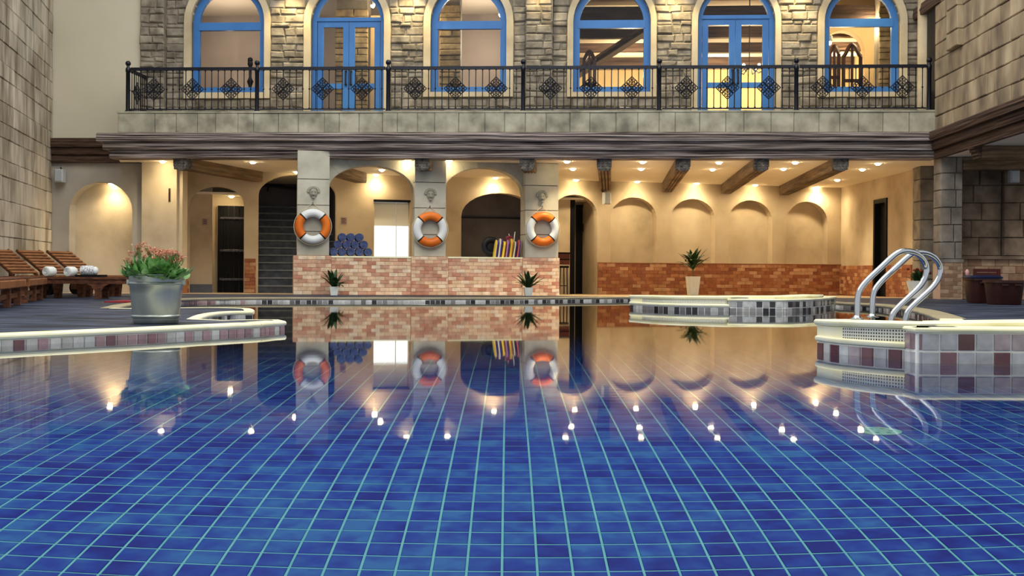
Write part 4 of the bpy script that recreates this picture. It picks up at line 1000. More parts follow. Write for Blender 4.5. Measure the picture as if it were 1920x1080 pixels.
# ================================================================== ROOM BEHIND THE UPPER WINDOWS
def build_upper_room():
    t1 = 8.0; xl, xr = F.s(200, 100, TF), F.s(1760, 100, TF); zc = 6.75
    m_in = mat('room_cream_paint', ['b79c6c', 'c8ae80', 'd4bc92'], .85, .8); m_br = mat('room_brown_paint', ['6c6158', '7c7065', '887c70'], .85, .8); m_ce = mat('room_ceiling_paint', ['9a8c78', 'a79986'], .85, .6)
    xm = F.s(1015, 100, TF)
    single('floor_upper', MB().box(xl, xr, TF + .2, t1, ZB - .1, ZB), mat('room_floor', ['4a382a', '5d4836'], .5, 2), 'brown floor of the room behind the balcony', 'floor', F, (0, 4, ZB), kind='structure')
    single('ceiling_upper', MB().box(xl, xr, TF + .2, t1, zc, zc + .1), m_ce, 'grey plaster ceiling of the upper room', 'ceiling', F, (0, 4, zc), kind='structure')
    single('wall_upper_rear', MB().box(xm, xr + 1, t1, t1 + .1, ZB - .1, zc), m_in, 'cream rear wall of the lit upper room', 'wall', F, (xm, t1, ZB), kind='structure')
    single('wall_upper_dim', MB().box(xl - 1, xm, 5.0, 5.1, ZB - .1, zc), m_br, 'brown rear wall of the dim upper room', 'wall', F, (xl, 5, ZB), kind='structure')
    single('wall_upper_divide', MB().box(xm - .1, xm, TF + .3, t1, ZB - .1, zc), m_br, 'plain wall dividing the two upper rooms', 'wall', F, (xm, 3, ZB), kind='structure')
    single('wall_upper_end', MB().box(xr - .2, xr - .1, TF + .3, t1, ZB - .1, zc), m_in, 'cream end wall of the lit upper room', 'wall', F, (xr, 3, ZB), kind='structure')
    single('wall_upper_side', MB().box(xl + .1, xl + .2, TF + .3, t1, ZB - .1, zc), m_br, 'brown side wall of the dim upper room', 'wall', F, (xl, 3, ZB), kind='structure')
    # rubble pillar seen through the left door and next window
    tp = 2.6; m_rp = mat('room_rubble', ['76644a', '9c8762', 'bba67c'], .9, 5, bump=.6, bscale=18, rnd=.22)
    for l, r, lab, tp in ((628, 690, 'golden rubble stone pier behind the left blue double door', 2.7), (824, 864, 'golden rubble stone pier behind the window with the bright lamp', 2.4), (1648, 1672, 'rough grey stone pier behind the last blue window', 2.3)):
        a, b = F.s(l, 100, tp), F.s(r, 100, tp); t = T('pillar', lab, 'pillar', F, ((a+b)/2, tp, ZB), kind='structure')
        t.part('core', MB().box(a + .03, b - .03, tp + .03, tp + .5, ZB, zc), M_mort2)
        for z0, z1 in courses(ZB, zc - .4, (.09, .16)):
            for p, q_ in widths(a, b, (.2, .5)): t.part('stone', MB().blk(p + .006, q_ - .006, z0 + .006, z1 - .006, tp - random.uniform(0, .04), tp + .06, .015, .006), m_rp)
    dv = F.hit(690, 100, 2.6); single('wall_upper_post', MB().box(dv[0], dv[0] + .22, 2.9, 3.0, ZB, zc - .5), m_in, 'narrow cream wall strip behind the left blue double door', 'wall', F, (dv[0], 2.9, ZB), kind='structure')
    # ceiling beams of the lit room
    mbw = mat('room_beam_wood', ['2e2018', '46342a', '5a4638'], .7, 4, stretch=(.3,.3,4), bump=.4)
    def beam(x0, x1, y, z, h, w, lab):
        t = T('room_beam', lab, 'beam', F, (x0, y, z)); t.part('timber', log(x0, x1, z, z + h, y, y + w, .01, 4, .3, int(y*10)), mbw); t.part('painted_soffit', MB().box(x0, x1, y - .005, y + w + .12, z - .04, z - .005), m_ce)
    beam(xm + .05, xr - .25, 2.7, 6.05, .32, .3, 'nearest dark beam across the lit upper room'); beam(xm + .05, xr - .25, 4.2, 6.0, .32, .3, 'second dark beam across the lit upper room'); beam(xm + .05, xr - .25, 5.7, 5.95, .3, .3, 'third dark beam across the lit upper room'); beam(xm + .05, xr - .25, 7.2, 5.9, .3, .3, 'farthest dark beam across the lit upper room')
    pa_, pb_ = F.hit(1120, 118, 4.6), F.hit(1206, 68, 3.6)
    rb = T('room_beam', 'pale edged raking beam behind the window right of the pilaster', 'beam', F, (pa_[0], 4.6, pa_[1]))
    A3 = Vector((pa_[0] - .6, 4.9, pa_[1] - .35)); B3 = Vector((pb_[0] + .3, 3.4, pb_[1] + .2))
    rb.part('timber', MB().tube([A3 + Vector((0, .05, .08)), B3 + Vector((0, .05, .08))], .13, 4), mbw); rb.part('lit_edge', MB().tube([A3, B3], .07, 4), mat('beam_lit_tone', ['b9ab92'], .7))  # pale strip puts the light on the beam's edge into colour
    # swing doors
    md = mat('saloon_wood', ['2a1610', '3d2219', '4a2b20'], .5, 5, stretch=(4,4,.5))
    def gate(l, r, ytop, yb, tt, lab):
        a, b = F.s(l, 120, tt), F.s(r, 120, tt); z1 = F.z((l+r)/2, ytop, tt); z0 = F.z((l+r)/2, yb + 60, tt); w = b - a
        t = T('swing_gate', lab, 'gate', F, ((a+b)/2, tt, ZB), group='dark saloon swing gates')
        zs = z1 - w * .62
        t.part('stile', MB().box(a, a + .07, tt, tt + .05, ZB, zs), md); t.part('stile', MB().box(b - .07, b, tt, tt + .05, ZB, zs), md)
        t.part('arched_top', MB().tube([(a + .03 + (w - .06) * k / 10, tt + .025, zs + (z1 - zs) * (.5 - .5*cos(2*pi*k/10)) ** .7) for k in range(11)], .045, 6), md)
        t.part('mullion', MB().box((a+b)/2 - .025, (a+b)/2 + .025, tt, tt + .04, ZB, z1 - .03), md)
        zm = zs - .55; t.part('rail', MB().box(a, b, tt, tt + .045, zm, zm + .07), md); t.part('rail', MB().box(a, b, tt, tt + .045, ZB + .25, ZB + .33), md)
    gate(1092, 1118, 96, 158, 2.2, 'single dark saloon gate behind the window right of the pilaster')
    gate(1553, 1576, 86, 158, 2.6, 'left dark swing gate in the last blue window'); gate(1579, 1617, 83, 158, 2.6, 'right dark swing gate in the last blue window')
    # lit arch behind the gates
    tt = 3.6; o = dict(l=F.s(1540, 100, tt), r=F.s(1621, 100, tt), b=ZB, sp=F.z(1580, 95, tt)); o['rise'] = F.z(1580, 57, tt) - o['sp']
    single('wall_upper_arch', arch_wall(F.s(1490, 100, tt), F.s(1660, 100, tt), ZB, zc, tt, tt + .3, [o]), m_in, 'cream arched wall behind the swing gates', 'wall', F, (o['l'], tt, ZB), kind='structure')
    # bench/bar band seen low in the lit windows
    cb = F.hit(1150, 140, 7.0)
    single('bar_counter', MB().box(xm + .4, xm + 3.4, 6.6, 7.0, ZB, ZB + 1.0).box(xm + .3, xm + 3.5, 6.5, 7.05, ZB + 1.0, ZB + 1.08), m_br, 'long brown bar counter inside the lit upper room', 'counter', F, (xm + 1.9, 6.8, ZB))
    # candlestick lamp on a sill seen in the first window
    c = F.hit(469, 160, 1.9); t = T('pedestal_lamp', 'dark turned pedestal behind the first blue window', 'lamp', F, (c[0], 1.9, ZB))
    zz = F.z(469, 115, 1.9); H = zz - ZB
    t.part('stem', MB().lathe([(.12, 0), (.12, .04), (.05, .08), (.035, H*.6), (.07, H*.68), (.03, H*.74), (.03, H*.9), (.06, H*.95), (.05, H)], 14, (c[0], 1.9, ZB)), M_iron, smooth=True); t.part('knob', MB().ball((c[0], 1.9, zz + .03), .06, 10), M_iron, smooth=True)
    # chandelier
    ch = F.hit(1405, 132, 3.0); c = T('chandelier', 'dark branching chandelier with lit bulbs behind the right double door', 'chandelier', F, (ch[0], 3.0, ch[1]))
    c.part('chain', MB().tube([(ch[0], 3.0, ch[1] + .1), (ch[0], 3.0, zc)], .012, 6), M_iron)
    for k in range(6):
        a = 2*pi*k/6; e = (ch[0] + .33*cos(a), 3.0 + .33*sin(a), ch[1] + .02)
        ar = c.part('arm', MB().tube([(ch[0], 3.0, ch[1] + .12), (ch[0] + .2*cos(a), 3.0 + .2*sin(a), ch[1] - .06), e], .012, 6), M_iron); c.part('bulb', MB().ball((e[0], e[1], e[2] + .05), .03, 8), M_glow, ar)
    # warm lamps in the rooms
    def lamp(x, y, z, e, r=.15, c=(1, .80, .48), nm='room_lamp'):
        l = bpy.data.lights.new(nm, 'POINT'); l.energy = e; l.color = c; l.shadow_soft_size = r; ob = bpy.data.objects.new(nm, l); COL.objects.link(ob); ob.location = F.w(x, y, z)
    lamp(ch[0], 3.0, ch[1] - .2, 60, .03); lamp(xm + 2.0, 5.2, 5.3, 190, .03); lamp(xm + 4.4, 6.2, 5.2, 200, .03); lamp(F.s(1580, 90, 5.5), 5.5, 5.4, 200, .03); lamp(F.s(1640, 90, 2.4), 2.6, 5.9, 50, .03)
    lamp(F.s(760, 90, 2.2), 2.2, 6.0, 60, .03, (1, .80, .5)); lamp(F.s(420, 90, 3), 3.4, 5.6, 95, .03, (1, .88, .74)); lamp(F.s(900, 90, 3), 3.6, 5.7, 85, .03, (1, .88, .74))
    def spotball(px, py, tt, lab, r):
        h = F.hit(px, py, tt); t = T('spot_lamp', lab, 'lamp', F, (h[0], tt, h[1])); t.part('bulb', MB().ball((h[0], tt, h[1]), r, 10), M_glow); t.part('housing', MB().lathe([(r*1.1, .0), (r*1.3, r*.5), (r*1.3, r*2), (r*.5, r*2.4)], 12, (h[0], tt, h[1] + r*.3)), M_lampring)
    spotball(940, 28, 1.75, 'bright spot lamp in the window left of the middle pilaster', .055); spotball(699, 11, 2.2, 'small spot lamp above the left blue double door', .045); spotball(1548, 27, 1.8, 'tiny lamp at the edge of the last blue window', .03); spotball(1554, 80, 2.2, 'bright wall lamp beside the swing gates', .06)
    # wall-washing lamps fixed above the facade piers
    for px, lab in ((540, 'facade spotlight above the pier left of the left double door'), (764, 'facade spotlight above the pier right of the left double door'), (1265, 'facade spotlight above the pier left of the right double door'), (1498, 'facade spotlight above the pier right of the right double door'), (1011, 'facade spotlight above the middle pilaster'), (1630, 'facade spotlight above the last window')):
        s = F.s(px, 0, TF - .4); z = 6.5; t = T('wall_spotlight', lab, 'spotlight', F, (s, TF - .4, z), group='facade spotlights')
        t.part('can', MB().lathe([(.05, 0), (.055, .02), (.055, .14), (.03, .16)], 12, (s, TF - .4, z)), M_iron); t.part('bracket', MB().box(s - .015, s + .015, TF - .4, TF, z + .15, z + .18), M_iron); t.part('lens', MB().lathe([(.001, -.002), (.045, -.002), (.045, .004), (.001, .004)], 12, (s, TF - .4, z)), M_glow)
        l = bpy.data.lights.new('facade_spot', 'SPOT'); l.energy = 120 if px not in (1011, 1630) else 40; l.color = (1, .78, .38); l.spot_size = 1.7; l.spot_blend = .9; l.shadow_soft_size = .04
        ob = bpy.data.objects.new('facade_spot', l); COL.objects.link(ob); ob.location = F.w(s, TF - .4, z - .02); ob.rotation_euler = (math.radians(14), 0, 0)
build_upper_room()
# ================================================================== DOWNLIGHTS
lm_ring = MB().lathe([(.064, 0), (.088, -.004), (.088, .004), (.062, .01)], 20).mesh('ring', M_lampring, True)
lm_lens = MB().lathe([(.001, -.036), (.03, -.031), (.05, -.018), (.06, -.002), (.062, .006), (.001, .006)], 18).mesh('lens', M_glow)
def downlight(x, y, z, label, e=26, size=2.85, col=(1, .79, .46), aim=(0, 0), off=0.0):
    t = T('downlight', label, 'downlight', WF, (x, y, z), group='recessed ceiling downlights')
    t.inst('ring', lm_ring, x, y, z - .004); t.inst('lens', lm_lens, x, y, z - .008)
    l = bpy.data.lights.new('downlight_beam', 'SPOT'); l.energy = e * 2.9; l.color = col; l.spot_size = size; l.spot_blend = 1.0; l.shadow_soft_size = .05
    o = bpy.data.objects.new('downlight_beam', l); COL.objects.link(o); o.location = (x + off*.25, y - off, z - .055); o.rotation_euler = (aim[1], aim[0], 0)
DL = [(305, 302, 'downlight above the sand plastered pier', 30), (474, 303.5, 'downlight in front of the staircase arch', 26), (556, 322, 'downlight beside the staircase pillar', 26), (705, 327, 'downlight over the towel pile', 24), (716, 318, 'small downlight behind the towel counter arch', 16), (929, 333, 'downlight above the store room arch', 40),
      (765, 299.5, 'small downlight left of the middle lion pillar', 4), (842, 301, 'small downlight right of the middle lion pillar', 4),
      (1063, 302, 'front downlight in the bay over the recessed door', 17), (1074, 316, 'middle downlight in the bay over the recessed door', 17), (1080, 337, 'rear downlight washing the arch of the recessed door', 46),
      (1205, 303, 'front downlight in the bay over the first niche', 17), (1202, 316, 'middle downlight in the bay over the first niche', 17), (1195, 340, 'rear downlight washing the first niche', 46),
      (1348, 304, 'front downlight in the bay over the second niche', 17), (1336, 317, 'middle downlight in the bay over the second niche', 17), (1306, 343.5, 'rear downlight washing the second niche', 46),
      (1491, 304, 'front downlight in the bay over the third niche', 17), (1469, 316, 'middle downlight in the bay over the third niche', 17), (1416, 346.5, 'rear downlight washing the third niche', 46),
      (1617, 317, 'front downlight before the side wall', 17), (1570, 337, 'middle downlight before the side wall', 30), (1532, 350.5, 'rear downlight washing the last niche', 46), (1646, 306, 'faint downlight near the right pier', 10)]
for px, py, lab, e in DL:
    x, y = G(px, py, ZS); fm = lab.startswith(('front', 'middle')); downlight(x, y, ZS, lab, 40 if fm else e * .46, 1.75 if fm else 2.9, off=(.2 if 'washing' in lab else .25 if 'pier' in lab else 0))
# niche and lobby lamps
w = F.w(F.s(209, 343, TL + .16), TL + .16, F.z(190, 345, TL + .3)); downlight(w.x, w.y, w.z, 'downlight in the head of the niche behind the loungers', 16, 2.4, off=.08)
for x, y, lab in ((10.6, 17.2, 'added downlight out of view in the right side ceiling above the tubs'), (10.9, 20.2, 'added downlight out of view in the right side ceiling before the block wall')): downlight(x, y, ZS, lab, 55, 2.4, (1, .9, .76))  # both lamps are added out of view to brighten the right side
w = N.w(N.s(434, 372, .8), .8, N.z(440, 368, .9)); downlight(w.x, w.y, w.z, 'downlight in the lobby before the black door', 6, 2.4)

# ================================================================== LIFE BUOYS
def lifebuoy(px, py, first, label, k):
    l, r = posts[k][0], posts[k][1]; s, z = A.hit(px, py, -.08); t = T('life_buoy', label, 'life buoy', A, (s, -.07, z), group='orange and white life buoys')
    mo = mat('buoy_orange', ['cf5f14', 'e07a24'], .45, 3); mw = mat('buoy_white', ['cfd2d2', 'dfe1df'], .45, 3); mk = mat('buoy_black', ['150c08'], .6); mr = mat('buoy_rope', ['c4b79c'], .9)
    Rr, r0 = .265, .083; y0 = -.085
    def arc(a0, a1, rad, n): return [(s + Rr*cos(a), y0, z + Rr*sin(a)) for a in [a0 + (a1-a0)*i/n for i in range(n+1)]]
    for q in range(4):
        a = pi/4 + q*pi/2
        m = mo if (q % 2 == 0) == (first == 'o') else mw
        mb = MB(); mb.tube(arc(a, a + pi/2, r0, 12), r0, 14); t.part('segment', mb, m, smooth=True)
        mb = MB().tube(arc(a - .045, a + .045, r0, 3), r0 * 1.05, 14); t.part('band', mb, mk, smooth=True)
    rp = [(s + (Rr + .10)*cos(2*pi*k_/40), y0, z + (Rr + .10)*sin(2*pi*k_/40)) for k_ in range(41)]
    t.part('rope', MB().tube(rp, .0075, 5), mr, smooth=True)
    t.part('hanging_cord', MB().tube([(s - .2, y0 + .02, z + .30), (s, -.01, z + .46), (s + .2, y0 + .02, z + .30)], .006, 5), mr)
    t.part('hook', MB().tube([(s, 0, z + .46), (s, -.05, z + .46), (s, -.06, z + .475)], .008, 5), M_iron)
lifebuoy(586.5, 424.5, 'w', 'life buoy with white top and orange sides on the pillar beside the stairs', 0)
lifebuoy(806.5, 430, 'o', 'life buoy with orange top on the pillar between the counters', 1)
lifebuoy(1017.5, 429.5, 'o', 'life buoy with orange top on the pillar beside the recessed door', 2)

# ================================================================== SPEAKERS
def speaker(fr, l, r, yt, yb, tt, label, m):
    a, b = fr.s(l, yt, tt), fr.s(r, yt, tt); z1, z0 = fr.z(l, yt, tt), fr.z(l, yb, tt)
    t = T('wall_speaker', label, 'speaker', fr, ((a+b)/2, tt, z0), group='small wall speakers')
    t.part('case', MB().blk(a, b, z0, z1, tt - .12, tt + .04, .02), m); t.part('grille', MB().blk(a + .02, b - .02, z0 + .02, z1 - .02, tt - .126, tt - .11, .004), mat('speaker_cloth', ['9aa0a6', 'a8adb2'], .8, 40))
    t.part('bracket', MB().tube([((a+b)/2, tt + .04, (z0+z1)/2), ((a+b)/2, tt + .1, (z0+z1)/2 + .08), (a + .02, tt + .14, z1 + .06)], .012, 6), M_iron)
mws = mat('speaker_shell', ['a7abb0', 'b9bcc0'], .5, 3)
speaker(F, 106, 122, 318, 342, TL - .14, 'pale wall speaker in the left corner under the beam', mws)
speaker(N, 1130, 1143, 361, 383, -.14, 'small pale speaker below the carved beam by the recessed door', mws)
speaker(F, 1891, 1908, 320, 343, .1, 'pale wall speaker on the grey block wall at the right edge', mws)

# notices
def notice(fr, px, py, w, h, tt, label):
    s, z = fr.hit(px, py, tt); t = T('wall_notice', label, 'notice', fr, (s, tt, z))
    t.part('plate', MB().blk(s - w/2, s + w/2, z - h/2, z + h/2, tt - .012, tt, .003), mat('notice_paper', ['a08c84'], .7)); mb = MB()
    for k in range(4): mb.box(s - w*.36, s + w*(.36 if k % 2 else .25), tt - .0135, tt - .0118, z + h*(.32 - k*.2) - h*.05, z + h*(.32 - k*.2) + h*.05)
    t.part('printed_lines', mb, mat('notice_ink', ['5a4250'], .8))
notice(N, 384.5, 416, .12, .15, .42, 'small square notice on the plaster beside the black door')
notice(N, 644.5, 414, .14, .17, 0, 'small square notice on the wall above the towel pile')

# ================================================================== TOWELS AND BOARDS ON THE COUNTERS
mnavy = mat('navy_terry', ['3a4468', '4b5680', '5c6890'], .95, 20, bump=.5, bscale=120); mwt = mat('white_terry', ['d5d8d6', 'e3e6e2'], .95, 20, bump=.4, bscale=120)
def roll(fr, s, t0, z, r, L, m, label, group, name='rolled_towel', ang=0.0):
    t = T(name, label, 'towel', fr, (s, t0, z - r), group=group)
    n = 26; pts = []
    turns = 2.6
    body = MB(); N_ = 18; vs = []
    for y in (t0, t0 + .02, t0 + L - .02, t0 + L):
        rr = r * (.93 if y in (t0, t0 + L) else 1)
        for k in range(N_):
            a = 2*pi*k/N_; vs.append((s + rr*cos(a), y + ang*cos(a)*r, z + rr*sin(a)))
    fs = [tuple(range(N_-1, -1, -1)), tuple(3*N_ + k for k in range(N_))]
    for i in range(3):
        for k in range(N_): fs.append((i*N_+k, i*N_+(k+1) % N_, (i+1)*N_+(k+1) % N_, (i+1)*N_+k))
    body.add(vs, fs); t.part('roll', body, m, smooth=True)
    sp = [(s + (r*.12 + r*.78*k/34)*cos(2*pi*turns*k/34), t0 - .004, z + (r*.12 + r*.78*k/34)*sin(2*pi*turns*k/34)) for k in range(35)]
    t.part('spiral_edge', MB().tube(sp, r*.055, 4), m, smooth=True)
ctop = posts[0][2]
tr = .083; k = 0
rows_ = [(5, 'bottom row'), (4, 'middle row'), (3, 'top row')]; nth = ['leftmost', 'second', 'third', 'fourth', 'rightmost']
for row, (n, nm) in enumerate(rows_):
    for i in range(n):
        which = 'rightmost' if i == n - 1 else nth[i]
        roll(A, posts[0][1] + .015 + tr + row * tr + i * (2 * tr + .004), .08 + .03 * ((i + row) % 2), ctop + tr + row * tr * 1.76, tr, .34, mnavy, 'rolled navy towel, %s in the %s of the counter pile' % (which, nm), 'rolled navy towels on the counter')
# boards
bc = [('e0c24a', '3c2a86'), ('d9d2b8', '4a37a0'), ('e3c23c', 'caa12e'), ('b87a9a', '43307e'), ('e0b83a', 'c9852a'), ('d8cf9a', '3a2f70'), ('c9604a', '5a2f7c'), ('3b2a6a', 'a03848')]
bl_ = ['yellow and violet', 'cream and violet', 'plain yellow', 'pink and violet', 'amber', 'pale and dark blue', 'coral and violet', 'dark violet and red']
for k, ((c1, c2), nm) in enumerate(list(zip(bc, bl_))[:7]):
    tt = .16; px = 927 + k * 7.0; s0_, z0_ = A.hit(px, 481, tt); z0_ = posts[1][2]; h = .36 + .03 * sin(k * 2.1); lean = .05
    t = T('swim_board', nm + ' swim board leaning in the row on the counter', 'swim board', A, (s0_, tt, z0_), group='swim boards on the counter')
    def board(x0, x1):
        mb = MB(); pts = [(0, 0), (0, h*.75), (.15, h*.93), (.5, h), (.85, h*.93), (1, h*.75), (1, 0)]
        W_ = .2; vs = []
        for x in (x0, x1):
            for u, z in pts: vs.append((s0_ + x + lean * z / h * 1.0, tt + u * W_, z0_ + z))
        n = len(pts); return mb.add(vs, [tuple(range(n)), tuple(range(2*n-1, n-1, -1))] + [(i, i+n, (i+1) % n+n, (i+1) % n) for i in range(n)])
    t.part('foam_face', board(0, .022), mat('board_' + c1, [c1], .7)); t.part('foam_core', board(.022, .044), mat('board_' + c2, [c2], .7))
s, z = A.hit(921, 461, .5); z0_ = posts[1][2]
t = T('swim_ring', 'black round float leaning behind the swim boards', 'float', A, (s, .5, z0_)); mbk = mat('black_rubber', ['0c0b14'], .5)
t.part('ring', MB().tube([(s + .15*cos(2*pi*k/24), .5 + .0*k, z0_ + .225 + .15*sin(2*pi*k/24)) for k in range(24)], .07, 10, closed=True), mbk, smooth=True); t.part('web', MB().prism([(s + .13*cos(2*pi*k/18), z0_ + .225 + .13*sin(2*pi*k/18)) for k in range(18)], .49, .51), mbk)
s, z = A.hit(955, 447, .34); t = T('swim_ring', 'small red inflatable ring resting on the swim boards', 'float', A, (s, .34, z)); t.part('ring', MB().tube([(s + .06*cos(2*pi*k/16), .36, z + .035*sin(2*pi*k/16)) for k in range(16)], .022, 8, closed=True), mat('red_float', ['8a2438'], .4), smooth=True)
s, z = A.hit(966, 440, .4); single('pole_net', MB().tube([(s - .06, .42, z0_), (s, .42, z + .06)], .011, 6).tube([(s + .05, .4, z0_), (s - .14, .4, z + .02)], .008, 6), M_white, 'thin white pole standing among the swim boards', 'pole', A, (s, .44, z0_))

# ================================================================== POTTED PLANTS
mleaf = mat('plant_leaf', ['12280f', '21401a', '35592a'], .5, 12, spec=.4); msoil = mat('potting_soil', ['1d140e', '2b2018'], .95, 30)
def leaf_mesh(L, w, droop, name='leaf', m=None, fold=.25):
    mb = MB(); n = 7; vs = []
    for i in range(n + 1):
        f = i / n; x = L * f * cos(droop * f * .8); z = L * (f * .55 - droop * f * f * .55); ww = w * sin(pi * min(1, f * .94 + .06)) ** .8 * .5
        vs += [(x, -ww, z + ww*fold), (x, 0, z), (x, ww, z + ww*fold)]
    fs = []
    for i in range(n): fs += [(3*i, 3*i+3, 3*i+4, 3*i+1), (3*i+1, 3*i+4, 3*i+5, 3*i+2)]
    mb.add(vs, fs); return mb.mesh(name, m or mleaf, True)
def potted(fr, px, yb, tt, zb, potw, poth, ph, label, nl, seed, stem=False, wl_=.045):
    s = fr.s(px, yb, tt); rn = random.Random(seed); t = T('potted_plant', label, 'potted plant', fr, (s, tt, zb), group='potted plants in white planters')
    a, b = potw * .36, potw * .5; mb = MB()
    def sq(r, z): return [(s - r, tt - r, z), (s + r, tt - r, z), (s + r, tt + r, z), (s - r, tt + r, z)]
    vs = sq(a, zb) + sq(b, zb + poth) + sq(b*.88, zb + poth) + sq(b*.82, zb + poth - .05)
    fs = [(3, 2, 1, 0)]
    for k in range(3):
        for j in range(4): fs.append((4*k+j, 4*k+(j+1) % 4, 4*k+4+(j+1) % 4, 4*k+4+j))
    t.part('planter', mb.add(vs, fs), M_white); t.part('soil', MB().add(sq(b*.84, zb + poth - .03), [(0, 1, 2, 3)]), msoil)
    zt = zb + poth - .03
    base = 0.0
    if stem:
        base = ph * .42; t.part('stem', MB().tube([(s, tt, zt), (s + .01, tt, zt + base + .1)], .018, 8), mat('cane_stem', ['7d6a48'], .8))
    me = [leaf_mesh(ph * f, wl_, d) for f, d in ((.75, .35), (.68, .75), (.58, 1.1))]
    for k in range(nl):
        o = t.inst('leaf', rn.choice(me), s, tt, zt + base * rn.uniform(.55, 1.1) + (0 if stem else .0), None, 2*pi*k/nl*2.4 + rn.uniform(-.3, .3)); o.rotation_euler[1] = -rn.uniform(.05, 1.0); sc = rn.uniform(.8, 1.1); o.scale = (sc, sc, sc)
w0 = A.w(A.s(626, 550, -.25), -.25, 0); w1 = A.w(A.s(990, 550, -.25), -.25, 0)
potted(A, 626, 552, -.45, fz(21.9), .175, .165, .54, 'small leafy plant in a white planter by the counter below the towels', 30, 1, False, .085)
potted(A, 990, 555, -.75, fz(21.9), .175, .165, .54, 'small leafy plant in a white planter at the foot of the warm lit pillar', 30, 2, False, .085)
potted(N, 1299, 553, -1.6, fz(26), .27, .44, .72, 'taller cane plant in a cream planter before the second niche', 44, 3, True, .11)
# flowering plant behind the handrails
def urn():
    tt = .6; s = F.s(1723, 563, tt); zb = .045; rr = .24
    t = T('potted_plant', 'dark leafy plant with red blooms in a white urn behind the handrails', 'potted plant', F, (s, tt, zb))
    t.part('urn', MB().lathe([(.12, 0), (.17, .02), (.2, .2), (.24, .36), (.25, .38), (.22, .38), (.2, .34)], 20, (s, tt, zb)), M_white, smooth=True); t.part('soil', MB().lathe([(.001, .35), (.21, .35), (.001, .36)], 14, (s, tt, zb)), msoil)
    me = leaf_mesh(.3, .07, .6); rn = random.Random(8)
    for k in range(34):
        o = t.inst('leaf', me, s + rn.uniform(-.08, .08), tt + rn.uniform(-.08, .08), zb + .36, None, k * 2.4); o.rotation_euler[1] = -rn.uniform(0, 1.1)
    mr = mat('red_bloom', ['5a1512', '8a2a20'], .7); bmz = MB().ball((0, 0, 0), .035, 8, (1, 1, .7)).mesh('bloom', mr)
    for k in range(9): t.inst('bloom', bmz, s + rn.uniform(-.2, .2), tt + rn.uniform(-.2, .1), zb + .52 + rn.uniform(0, .12))
urn()

